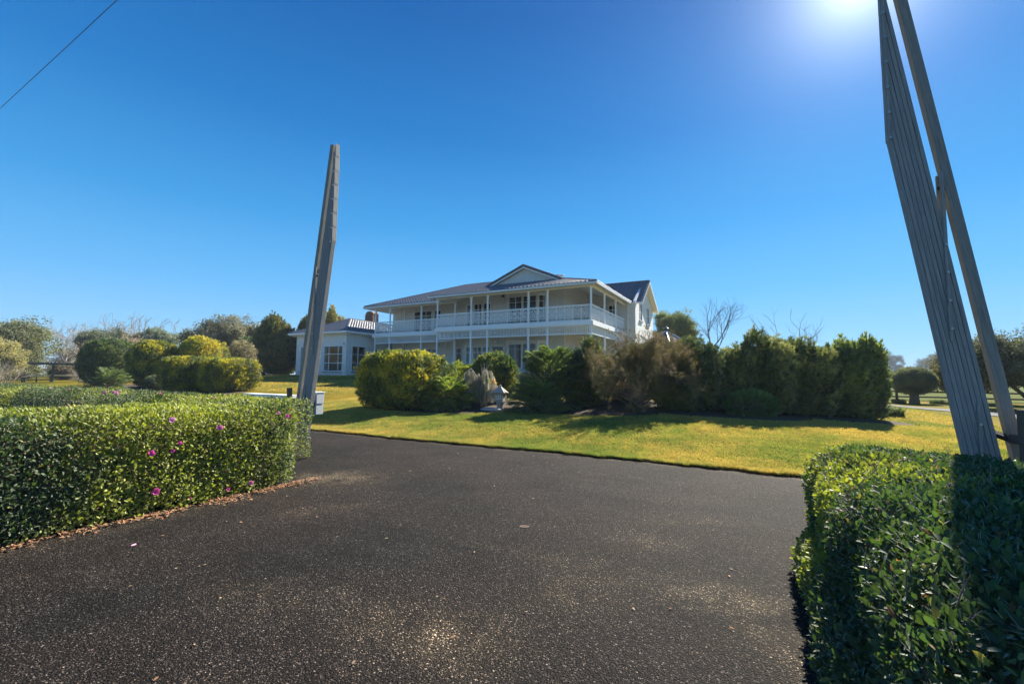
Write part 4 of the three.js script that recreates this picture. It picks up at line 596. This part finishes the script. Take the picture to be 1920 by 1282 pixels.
juniper('low bright juniper against the wide golden cypress', -2.35, -17.3, 2.4, 1.3, 1.7, 300, [.09, .15, .02], [.32, .40, .04]);
juniper('juniper mound behind the weeping grey shrub, below the verandah', -2.3, -20.2, 2.9, 1.75, 2, 300, [.10, .16, .02], [.34, .40, .045]);
juniper('large layered juniper beside the stone lantern', 1.45, -16.9, 3.1, 2.35, 2.4, 520, [.065, .115, .025], [.23, .31, .05]);
juniper('spreading low juniper sweeping onto the lawn by the lantern', .9, -15.9, 2.3, 1.15, 1.5, 260, [.07, .13, .025], [.25, .33, .05]);
juniper('feathery juniper in front of the large dark rounded bush', -26.5, -30.2, 2.9, 1.7, 2, 220, [.09, .15, .035], [.24, .32, .07]);

// open woody shrubs and trees
function branchy(tb, p, d, L, r, depth, o, tips) {
  const seg = 3, pts = [p.clone()], rad = [r]; let q = p.clone(), dd = d.clone();
  for (let i = 1; i <= seg; i++) { dd.add(rdir().multiplyScalar(o.wander)).add(V(0, o.rise, 0)).normalize(); q = q.clone().addScaledVector(dd, L / seg); pts.push(q); rad.push(Math.max(o.min ?? 0, r * (1 - .45 * i / seg))); if (depth > 0 && i < seg && rnd() < o.side) branchy(tb, q, dd.clone().add(rdir().multiplyScalar(o.spread)).normalize(), L * rr(.5, .75), r * .5, depth - 1, o, tips); if (depth <= 1) tips.push([q.clone(), dd.clone()]); }
  tb.add(pts, rad); if (depth > 0) { const k = o.fork; for (let i = 0; i < k; i++) branchy(tb, q, dd.clone().add(rdir().multiplyScalar(o.spread)).normalize(), L * rr(.62, .85), r * .56, depth - 1, o, tips); } else tips.push([q, dd]);
}
{ // half-dead brown shrub
  const x = 4.35, z = -16.3, g = thing('dry_shrub', 'half-dead brown shrub with fine bare twigs on the near bed', 'shrub', x, gAt(x, z), z), tb = new Tubes(4), tips = [], list = [];
  for (let i = 0; i < 30; i++) { const a = rr(0, 6.28); branchy(tb, V(rr(-.3, .3), rr(0, .4), rr(-.25, .25)), V(Math.cos(a) * 1.0, rr(.25, 1.3), Math.sin(a) * .7).normalize(), rr(.8, 1.05), .03, 4, { wander: .16, rise: .05, side: .5, spread: .62, fork: 2 }, tips); }
  for (const [p, d] of tips) { if (p.y > 2.75 || Math.abs(p.x) > 1.75) continue; const k = 2; for (let j = 0; j < k; j++) { const green = noise(p.x * 1.6, p.y * 1.6, p.z) > -.1; list.push({ m: basis(p.clone().add(rdir().multiplyScalar(.05)), d.clone().add(rdir().multiplyScalar(.7)), rdir(), rr(.08, .16), new THREE.Matrix4()).clone(), c: jitterCol(green ? [.19, .165, .05] : [.27, .20, .10], .3) }); } }
  mesh('twigs', tb.geo(), MAT.twig, g).userData.kind = 'stuff'; copies('foliage', needleTuft, MAT.dry, list, g); mesh('trunk', new Tubes(7).add([V(0, -.1, 0), V(.02, .35, 0), V(-.04, .8, .03)], [.11, .09, .05]).geo(), MAT.bark, g);
}
{ // weeping shrub hung with grey lichen
  const x = -1.15, z = -17.6, g = thing('weeping_shrub', 'small weeping shrub hung with pale grey lichen next to the stone lantern', 'shrub', x, gAt(x, z), z), tb = new Tubes(5), list = [], tipsA = [];
  for (let i = 0; i < 22; i++) { const a = rr(0, 6.28), R = rr(.2, .85), h = rr(.8, 1.5), pts = [V(0, 0, 0), V(Math.cos(a) * R * .25, h * .7, Math.sin(a) * R * .25), V(Math.cos(a) * R * .7, h, Math.sin(a) * R * .7), V(Math.cos(a) * R, h * .82, Math.sin(a) * R)]; const cv = new THREE.CatmullRomCurve3(pts); tb.add(cv.getPoints(8), Array.from({ length: 9 }, (_, k) => .032 * (1 - k / 11))); for (let k = 0; k < 60; k++) { const p = cv.getPoint(rr(.3, 1)); list.push({ m: basis(p.clone().add(V(rr(-.06, .06), .02, rr(-.06, .06))), V(rr(-.1, .1), -1, rr(-.1, .1)), rdir(), rr(.2, .8), new THREE.Matrix4()).clone(), c: jitterCol(pick([[.44, .41, .32], [.5, .48, .40], [.36, .31, .2], [.3, .3, .16]]), .3) }); } }
  for (let i = 0; i < 7; i++) tb.add([V(rr(-.1, .2), 1.1, 0), V(rr(-.1, .4), rr(1.5, 1.8), rr(-.1, .1))], [.012, .004]);
  mesh('branches', tb.geo(), MAT.barkGrey, g).userData.kind = 'stuff'; const strand = sprayShape(6, .16, .013, .14, 42); copies('lichen', strand, MAT.moss, list, g);
  const yl = []; for (let i = 0; i < 130; i++) yl.push({ m: basis(V(.42 + gs() * .12, .86 + gs() * .13, .1 + gs() * .1), rdir(), rdir(), rr(.05, .09), new THREE.Matrix4()).clone(), c: jitterCol([.75, .42, .02], .2) }); copies('yellow_leaves', camelliaLeaf, MAT.petal, yl, g);
}
{ // stone lantern
  const x = -.42, z = -17.0, g = thing('stone_lantern', 'small stone garden lantern with a pitched cap and latticed window', 'lantern', x, gAt(x, z) - .16, z); g.rotation.y = -.35;
  mesh('pedestal', new THREE.LatheGeometry([[0, 0], [.2, 0], [.2, .14], [.13, .18], [.12, .32], [.17, .36], [.17, .42], [0, .42]].map(p => new THREE.Vector2(...p)), 8), MAT.stone, g);
  const fr = []; for (const [a, b] of [[-1, -1], [1, -1], [-1, 1], [1, 1]]) fr.push(box(a * .15 - .025, a * .15 + .025, .42, .72, b * .15 - .025, b * .15 + .025)); fr.push(box(-.17, .17, .42, .46, -.17, .17), box(-.17, .17, .70, .74, -.17, .17)); mesh('light_box', fr, MAT.stone, g);
  for (let s = 0; s < 4; s++) { const l = []; for (let i = 1; i < 4; i++) l.push(box(-.125, .125, .46 + i * .06 - .008, .46 + i * .06 + .008, .14, .155), box(-.125 + i * .0625 - .007, -.125 + i * .0625 + .007, .46, .70, .14, .154)); l.forEach(k => k.rotateY(s * Math.PI / 2)); mesh('lattice', l, MAT.white, g).userData.kind = 'stuff'; }
  mesh('lamp_core', box(-.11, .11, .46, .70, -.11, .11), std(col(.12, .11, .10), .9), g);
  const cap = new THREE.CylinderGeometry(.04, .36, .24, 4, 1).rotateY(Math.PI / 4).translate(0, .87, 0); cap.computeVertexNormals(); mesh('cap', cap.toNonIndexed(), MAT.stone, g).geometry.computeVertexNormals(); mesh('cap_rim', new THREE.CylinderGeometry(.37, .34, .03, 4).rotateY(Math.PI / 4).translate(0, .745, 0), MAT.stone, g); mesh('finial', new THREE.SphereGeometry(.05, 10, 8).translate(0, 1.0, 0), MAT.stone, g);
  const rx = -.75, rz = -16.6, r = thing('edging_stone', 'flat weathered edging stone lying at the lawn edge below the lantern', 'stone', rx, gAt(rx, rz), rz); const sg = new THREE.IcosahedronGeometry(1, 2), p = sg.attributes.position; for (let i = 0; i < p.count; i++) { const f = 1 + .25 * noise(p.getX(i) * 2, p.getY(i) * 2, p.getZ(i) * 2); p.setXYZ(i, p.getX(i) * .5 * f, p.getY(i) * .09 * f + .02, p.getZ(i) * .16 * f); } sg.computeVertexNormals(); r.rotation.y = -.6; mesh('stone', addUV(sg), MAT.stone, r);
}
function strappy(name, label, x, z, R, h, n, c0, c1) {
  const g = thing(name, label, 'plant', x, gAt(x, z), z), p = [], idx = []; const list = [];
  const blade = (() => { const pp = [], ii = []; for (let k = 0; k <= 4; k++) { const t = k / 4, w = .035 * (1 - t * t), yy = Math.sin(t * 1.25) * .8, zz = t * t * .55; pp.push(-w, yy, zz, w, yy, zz); if (k) { const a = (k - 1) * 2; ii.push(a, a + 1, a + 3, a, a + 3, a + 2); } } return triGeo(pp, ii); })();
  for (let i = 0; i < n; i++) { const a = rr(0, 6.28), r = R * Math.sqrt(rnd()); list.push({ m: new THREE.Matrix4().makeRotationY(rr(0, 6.28)).scale(V(1.3, 1, 1).multiplyScalar(h * rr(.8, 1.3))).setPosition(Math.cos(a) * r, -.02, Math.sin(a) * r * .6), c: jitterCol(mixCol(c0, c1, rnd()), .2) }); }
  copies('blades', blade, MAT.frond, list, g); return g;
}
strappy('agapanthus_clump', 'low strappy green clump on the lawn at the end of the screen', 14.5, -17.6, .55, .42, 420, [.05, .085, .018], [.12, .17, .03]);
strappy('agapanthus_clump', 'strappy clump at the foot of the topiary trunk, fence side', 28.3, -33.4, .5, .4, 160, [.05, .08, .02], [.1, .14, .03]);
strappy('agapanthus_clump', 'strappy clump at the foot of the topiary trunk, road side', 30.9, -33.2, .5, .4, 160, [.05, .08, .02], [.1, .14, .03]);

// ---------------------------------------------------------------- trees
function tree(name, label, x, z, o) {
  const g = thing(name, label, 'tree', x, gAt(x, z) - .05, z, o.group), tb = new Tubes(6), tips = [], list = [], H = o.h, W = o.w, base = o.trunk ?? .3;
  const th = H * base; tb.add([V(0, 0, 0), V(rr(-.1, .1), th * .5, rr(-.1, .1)), V(0, th, 0)], [o.r * 1.25, o.r, o.r * .85]);
  const n = o.limbs ?? 7; for (let i = 0; i < n; i++) { const a = i / n * 6.28 + rr(-.3, .3); branchy(tb, V(0, th * rr(.8, 1), 0), V(Math.cos(a), o.lift ?? 1, Math.sin(a)).normalize(), (H - th) * .42, o.r * .5, 2, { wander: .2, rise: .06, side: .45, spread: .7, fork: 2 }, tips); }
  mesh('trunk', tb.geo(), o.bark ?? MAT.bark, g);
  const cy = (H + th) / 2, ry = (H - th) / 2 * 1.06, clumps = [], ok = p => (p.x / (W / 2)) ** 2 + ((p.y - cy) / ry) ** 2 + (p.z / (W / 2)) ** 2 < 1.1;
  for (const [p] of tips) if (ok(p)) clumps.push([p, rr(.5, 1)]);
  const nc = o.clumps ?? 40; for (let i = 0; i < nc; i++) { const d = rdir(); if (d.y < -.55) d.y *= -.6; const r = i % 3 ? rr(.6, 1) : rr(.15, .6); clumps.push([V(d.x * W / 2 * r, cy + d.y * ry * r, d.z * W / 2 * r), rr(.7, 1.2)]); }
  const cs = (o.clumpSize ?? .16) * W, per = Math.ceil((o.n ?? 6000) / clumps.length);
  for (const [p, s] of clumps) { const tone = rnd(); for (let k = 0; k < per; k++) { const d = rdir(), r = cs * s * Math.cbrt(rnd()); const q = p.clone().add(V(d.x * r, d.y * r * .62, d.z * r)); if (q.y < th * .5) continue; list.push({ m: basis(q, d.add(V(0, .4, 0)), rdir().add(V(0, .8, 0)), rr(.7, 1.3) * o.leaf, new THREE.Matrix4()).clone(), c: jitterCol(mixCol(o.c0, o.c1, Math.min(1, tone * .75 + rnd() * .25)), .22) }); } }
  copies('crown', o.geo ?? leafClump, MAT.needle, list, g); return g;
}
const DARK = { c0: [.061, .088, .028], c1: [.175, .175, .052] };
tree('round_tree', 'large rounded grey-green tree beyond the lawn near the tall conifer', -38.6, -62, { h: 8.3, w: 9.6, r: .3, ...OLIVE, c0: [.088, .098, .045], c1: [.263, .236, .105], n: 9000, leaf: .62, clumps: 60, trunk: .16 });
tree('broad_tree', 'big dense dark tree behind the leafless rose bushes', -66.5, -59, { h: 8.4, w: 11, r: .35, c0: [.070, .096, .025], c1: [.201, .201, .042], n: 11000, leaf: .6, clumps: 70, trunk: .12 });
tree('olive_shrub_tree', 'light olive green tree in front of the big dense dark tree', -58, -50.5, { h: 5.2, w: 5.5, r: .15, c0: [.210, .210, .052], c1: [.438, .385, .105], n: 4500, leaf: .45, clumps: 40, trunk: .1 });
tree('cedar_tree', 'flat-topped dark cedar rising over the shelter and bushes', -67.5, -75, { h: 8.6, w: 6.4, r: .25, c0: [.052, .079, .025], c1: [.158, .175, .052], n: 6000, leaf: .6, clumps: 40, trunk: .45 });
tree('open_tree', 'loose blue-green tree beyond the yellow cypresses', -62.5, -80, { h: 9.2, w: 7, r: .25, c0: [.123, .166, .088], c1: [.263, .298, .158], n: 4500, leaf: .6, clumps: 34, trunk: .4, clumpSize: .12 });
tree('open_tree', 'tree showing above the ridge of the wing roof', -26.5, -66, { h: 9.8, w: 5.6, r: .25, c0: [.123, .140, .052], c1: [.298, .263, .105], n: 5000, leaf: .5, clumps: 36, trunk: .45, clumpSize: .12 });
tree('garden_tree', 'dark green tree behind the gable end of the house', 21.4, -60, { h: 9.8, w: 5.2, r: .22, c0: [.088, .123, .035], c1: [.228, .280, .070], n: 6500, leaf: .42, clumps: 46, trunk: .35 });
tree('red_leaved_tree', 'brownish shrub-tree between the bare trees and the clipped bushes', -48, -56, { h: 5.6, w: 7.5, r: .15, c0: [.228, .158, .088], c1: [.438, .350, .210], n: 5000, leaf: .45, clumps: 40, trunk: .12, geo: fineClump });
tree('dark_shade_tree', 'large dark tree across the service road behind the raised gate', 30.8, -27, { h: 5.0, w: 6.0, r: .25, c0: [.052, .074, .026], c1: [.175, .166, .061], n: 10000, leaf: .34, clumps: 60, trunk: .1 });
tree('dark_shade_tree', 'brownish tree across the service road next to the topiary tree', 36, -35.2, { h: 5.0, w: 5.4, r: .2, c0: [.088, .105, .035], c1: [.280, .228, .070], n: 7000, leaf: .36, clumps: 46, trunk: .14, clumpSize: .13 });
{ // topiary tree: stout trunk, clipped mop head
  const x = 29.6, z = -33.6, g = closeShrub('topiary_tree', 'mop-headed topiary tree with a stout trunk in front of the rail fence', 'tree', x, z, 2.7, 2.0, 2.6, { c0: [.079, .105, .038], c1: [.245, .263, .088], p: 2.1, n: 5500, size: .17, geo: leafClump, lump: .08, lump2: .08, out: 1, up: .2 });
  g.children.forEach(c => { if (c.name !== 'stem') c.position.y = .68; else { c.name = 'trunk'; c.geometry = new Tubes(9).add([V(0, -.1, 0), V(.02, .5, 0), V(-.02, 1.1, 0)], [.36, .27, .33]).geo(); } });
}
function bareTree(name, label, x, z, h, r, depth, o = {}) {
  const g = thing(name, label, 'tree', x, (o.y ?? gAt(x, z)) - .05, z, o.group), tb = new Tubes(4), tips = [], th = h * (o.trunk ?? .25); tb.add([V(0, 0, 0), V(.03 * h * gs(), th * .6, 0), V(0, th, 0)], [r, r * .8, r * .7]);
  const n = o.limbs ?? 4; for (let i = 0; i < n; i++) { const a = i / n * 6.28 + rr(-.5, .5); branchy(tb, V(0, th * rr(.75, 1), 0), V(Math.cos(a) * (o.open ?? .6), 1, Math.sin(a) * (o.open ?? .6)).normalize(), h * .32, r * .55, depth, { wander: .16, rise: .05, side: .55, spread: .6, fork: 2, min: r > .25 ? .022 : 0 }, tips); }
  mesh('trunk_and_branches', tb.geo(), o.mat ?? MAT.barkGrey, g); return g;
}
[[-79, -84, 10.6], [-74, -88, 10.8], [-70, -84, 10.2], [-66, -92, 10.4], [-86, -88, 9.4], [-58, -92, 10.2], [-52, -95, 10], [-90, -82, 8.6], [-46, -98, 10]].forEach(([x, z, h]) => bareTree('bare_tree', 'tall leafless grey tree in the distant row beyond the shelter', x, z, h, .3, 4, { group: 'leafless trees beyond the garden' }));
bareTree('bare_tree', 'small leafless tree rising above the screen behind the gable', 13.3, -30, 4.35, .08, 4, { trunk: .55, open: .7, mat: std(col(.10, .085, .075), 1) });
{ const b = bareTree('bare_branches', 'leafless branch tips leaning over the top of the screen', 10.9, -17.6, 3.1, .045, 3, { trunk: .72, limbs: 3, open: 1.6, mat: MAT.bark }); b.rotation.z = -.06; }
[[-41, -37, 2.4], [-46, -40, 2.9], [-38, -33, 1.7], [-44, -35, 2.1], [-36, -38.5, 1.6], [-49, -42, 2.6]].forEach(([x, z, h], i) => { const g = bareTree('rose_bush', 'straggly pale leafless bush in front of the open-sided shelter', x, z, h, .05, 4, { trunk: .08, limbs: 7, open: .9, group: 'straggly bushes by the shelter' }); const l = []; for (let k = 0; k < 260; k++) { const d = rdir(); l.push({ m: basis(V(d.x * h * .5 * rnd(), h * rr(.1, .65), d.z * h * .5 * rnd()), rdir(), rdir(), rr(.12, .22), new THREE.Matrix4()).clone(), c: jitterCol(pick([[.2, .2, .04], [.2, .12, .06], [.13, .14, .04]]), .3) }); } copies('foliage', fineClump, MAT.needle, l, g); });
[[-96, -78, 6, 12], [-84, -74, 4.2, 9], [-76, -70, 3.4, 8], [-88, -66, 3.8, 9], [-60, -84, 5, 12], [-44, -86, 5.6, 12], [-70, -98, 6, 14], [-92, -96, 6.5, 14], [-52, -74, 4.2, 8], [-66, -68, 2.7, 7], [-58, -67, 2.4, 7], [-50, -63, 2.6, 6]].forEach(([x, z, h, w], i) => tree('hedgerow_tree', ['low dusty green tree in the hedgerow behind the shelter', 'low brown-tinged tree in the hedgerow behind the shelter'][i % 2], x, z, { h, w, r: .2, ...(i % 2 ? { c0: [.09, .075, .035], c1: [.20, .16, .08] } : { c0: [.05, .065, .02], c1: [.14, .145, .05] }), n: 2600, leaf: .6, clumps: 26, trunk: .06, limbs: 5, geo: i % 2 ? fineClump : leafClump, group: 'hedgerow behind the shelter' }));
// far tree line across the paddock
for (let i = 0; i < 18; i++) { const x = 250 + i * 12 + rr(-4, 4), z = -430 + rr(-24, 24) + i * 4.5; tree('paddock_tree', 'hazy tall tree in the line at the far side of the paddock', x, z, { h: rr(20, 31), w: rr(13, 20), r: .8, c0: [.04, .06, .025], c1: [.09, .10, .045], n: 1400, leaf: 1.8, clumps: 22, trunk: .22, limbs: 4, clumpSize: .17, group: 'trees across the paddock' }); }

// ---------------------------------------------------------------- small structures
{ // post-and-rail fence
  const a = V(14, 0, -48.6), b = V(58, 0, -24), d = b.clone().sub(a).normalize(), L = a.distanceTo(b), g = thing('rail_fence', 'dark timber post-and-rail fence along the paddock', 'fence', a.x, 0, a.z), n = Math.round(L / 4.1);
  for (let i = 0; i <= n; i++) { const p = d.clone().multiplyScalar(i * L / n); mesh('post', new RoundedBoxGeometry(.15, 1.0, .13, 1, .015).rotateY(rr(-.2, .2)).translate(p.x, ground(a.x + p.x, a.z + p.z) + .45, p.z), MAT.fence, g); if (i < n) for (const y of [.36, .78]) { const e = d.clone().multiplyScalar((i + 1) * L / n), o1 = rr(-.02, .02); mesh('rail', bar(V(p.x, y + o1 + ground(a.x + p.x, a.z + p.z), p.z + .08), V(e.x, y + rr(-.02, .02) + ground(a.x + e.x, a.z + e.z), e.z + .08), .12, .06).translate(0, .004 * (i % 2), 0), MAT.fence, g); } }
}
{ // open-sided shelter
  const x = -58.4, z = -58, y = gAt(x, z) - .1, g = thing('garden_shelter', 'open-sided shelter with flat dark roof and green posts', 'shelter', x, y, z); g.rotation.y = .75;
  mesh('roof', new RoundedBoxGeometry(5.6, .16, 3.6, 1, .02).translate(0, 2.45, 0), MAT.shedRoof, g); mesh('fascia', [box(-2.82, 2.82, 2.28, 2.42, 1.78, 1.84), box(-2.82, 2.82, 2.28, 2.42, -1.84, -1.78)], MAT.shedPost, g);
  for (const px of [-2.5, 0, 2.5]) for (const pz of [-1.5, 1.5]) mesh('post', box(px - .08, px + .08, -.3, 2.38, pz - .08, pz + .08), MAT.shedPost, g);
  mesh('back_rail', box(-2.42, 2.42, .85, 1.0, -1.55, -1.45), MAT.white, g); const t = thing('garden_table', 'small dark table standing under the shelter', 'table', x - .8, y, z + .3); t.rotation.y = .75; mesh('tabletop', box(-.7, .7, .72, .78, -.4, .4), MAT.shedRoof, t); for (const [px, pz] of [[-.6, -.3], [.6, -.3], [-.6, .3], [.6, .3]]) mesh('leg', box(px - .04, px + .04, -.2, .718, pz - .04, pz + .04), MAT.shedRoof, t);
}
const gazeboRoof = std(col(.13, .14, .16), 1);
{ // gazebo behind the screen
  const x = 12.6, z = -37.0, y = gAt(x, z) - .45, g = thing('gazebo', 'white octagonal gazebo with a slate roof and finial behind the screen', 'gazebo', x, y, z), R = 1.7, n = 8, hE = 3.2, hT = 4.35;
  for (let i = 0; i < n; i++) { const a = i / n * 6.2832 + .2, b = (i + 1) / n * 6.2832 + .2, p = V(Math.cos(a) * R, 0, Math.sin(a) * R), q = V(Math.cos(b) * R, 0, Math.sin(b) * R); mesh('post', bar(p, V(p.x, hE, p.z), .1), MAT.white, g); mesh('rail', bar(V(p.x, .9, p.z), V(q.x, .9, q.z), .06), MAT.white, g); const r = 1.18; mesh('roof_panel', triGeo([p.x * r, hE, p.z * r, q.x * r, hE, q.z * r, 0, hT, 0, p.x * r, hE - .08, p.z * r, q.x * r, hE - .08, q.z * r], [0, 2, 1, 0, 1, 4, 0, 4, 3]).toNonIndexed(), gazeboRoof, g).geometry.computeVertexNormals(); mesh('hip_batten', bar(V(p.x * r, hE + .03, p.z * r), V(0, hT + .03, 0), .07), MAT.gutter, g); }
  mesh('finial', new THREE.LatheGeometry([[0, 0], [.16, 0], [.16, .16], [.22, .17], [.22, .2], [.05, .34], [.05, .42], [0, .48]].map(p => new THREE.Vector2(...p)), 10).translate(0, hT, 0), MAT.capping, g); mesh('floor', new THREE.CylinderGeometry(R * 1.05, R * 1.05, .2, 8).translate(0, .02, 0), MAT.concrete, g);
}
{ // overhead wire between two poles outside the picture
  const a = V(-34, 8.05, -22.9), b = V(14.2, 8.05, 4.8), pts = []; for (let i = 0; i <= 30; i++) { const t = i / 30; pts.push(a.clone().lerp(b, t).add(V(0, -.25 * 4 * t * (1 - t) + .12, 0))); } const w = mesh('power_line', new Tubes(5).add(pts, pts.map(() => .006)).geo(), MAT.darkSteel, scene); tag(w, 'thin dark overhead power line crossing the sky', 'power line');
  for (const p of [a, b]) { const g = thing('power_pole', 'timber power pole carrying the overhead line', 'pole', p.x, 0, p.z, 'power poles'); mesh('pole_shaft', new THREE.CylinderGeometry(.12, .17, 9, 10).translate(0, 4.25, 0), MAT.bark, g); mesh('insulator', new THREE.CylinderGeometry(.05, .06, .2, 8).translate(.14, 8.08, 0), MAT.white, g); }
}
// ---------------------------------------------------------------- ground cover: grass, litter, grit
{
  const tuft = (() => { const p = [], idx = []; const s0 = seed; seed = 3; for (let i = 0; i < 7; i++) { const a = rr(0, 6.28), t = rr(.15, .8), h = rr(.6, 1), x = Math.cos(a), z = Math.sin(a), b = p.length / 3, ox = rr(-.3, .3), oz = rr(-.3, .3), w = .085; p.push(ox - z * w, 0, oz + x * w, ox + z * w, 0, oz - x * w, ox + x * t * h, h, oz + z * t * h); idx.push(b, b + 1, b + 2); } seed = s0; return triGeo(p, idx); })(), list = [];
  const put = (lx, lz, s) => { const [x, z] = toW(lx, lz), t = lawnTint(lx, lz); if (BEDS.some(([bx0, bz0, r, r2]) => { const dx = x - bx0, dz = z - bz0, u = (dx * C + dz * S) / r, v = (-dx * S + dz * C) / r2; return u * u + v * v < .9; })) return; list.push({ m: new THREE.Matrix4().makeRotationY(rnd() * 6.28).scale(V(s, s * rr(.7, 1.2), s)).setPosition(x, ground(x, z) + .03 + .012 * noise(lx * 2.2, lz * 2.2), z), c: jitterCol(t.map(v => v * 1.12), .28) }); };
  for (let i = 0; i < 190000; i++) { const q = rnd() ** 1.35 * 9.5, lx = rr(-7, 17); put(lx, edgeAt(lx) - .03 - q, rr(.028, .048) * (1 + q * .03)); }
  for (let i = 0; i < 60000; i++) { const q = rr(8, 24), lx = rr(-34, 18); put(lx, 21.9 - q, rr(.05, .08)); }
  for (let i = 0; i < 16000; i++) { const lx = rr(-7, 15), k = noise(lx * 2.2, 6); put(lx, edgeAt(lx) + rr(-.10, .06 + .14 * Math.max(0, k)), rr(.035, .07 + .05 * Math.max(0, k))); }
  const im = copies('grass', tuft, MAT.grass, list, scene); tag(im, 'short grass blades covering the lawn', 'grass');
  // fallen leaves along the hedge and strewn over the drive
  const fl = []; const drop = (lx, lz, y, s, c) => { const [x, z] = toW(lx, lz); fl.push({ m: basis(V(x, y, z), V(rr(-1, 1), rr(-.1, .25), rr(-1, 1)), V(rr(-.4, .4), 1, rr(-.4, .4)), s, new THREE.Matrix4()).clone(), c: jitterCol(c, .3) }); };
  for (let i = 0; i < 3000; i++) { const lz = rr(26.2, 30.2), k = .5 + noise(lz * 1.6, 3) + .6 * noise(lz * 5, 7); if (rnd() > k + .25) continue; drop(4.2 + Math.abs(gs()) * (.10 + .22 * Math.max(0, k)), lz, .012 + rnd() * .02, rr(.02, .05), pick([[.34, .12, .035], [.30, .15, .06], [.22, .10, .04], [.40, .22, .08]])); }
  for (let i = 0; i < 170; i++) drop(rr(4.5, 10.5), rr(22.2, 30.6), .012, rr(.012, .034), pick([[.34, .22, .10], [.30, .16, .07], [.36, .28, .18], [.2, .15, .10]]));
  const li = copies('leaf_litter', camelliaLeaf, MAT.dry, fl, scene); tag(li, 'fallen orange-brown leaves along the hedge and over the drive', 'leaf litter');
  const [px, pz] = toW(5.15, 28.9); const pet = mesh('fallen_petal', petalGeo.clone().rotateX(1.45).scale(.05, .05, .05), pinks[2], scene); pet.position.set(px, .012, pz); tag(pet, 'single pink petal lying on the dark drive', 'petal');
  // small capped hole in the drive
  const h = thing('drain_cover', 'small rusty round cover set in the drive', 'cover', .15, .004, -5.04); mesh('rim', new THREE.TorusGeometry(.045, .01, 6, 18).rotateX(Math.PI / 2).scale(1, .4, .8), std(col(.10, .085, .075), .9), h); mesh('lid', new THREE.CylinderGeometry(.038, .038, .006, 16).scale(1, 1, .8), std(col(.085, .04, .02), 1), h);
}

renderer.render(scene, camera);
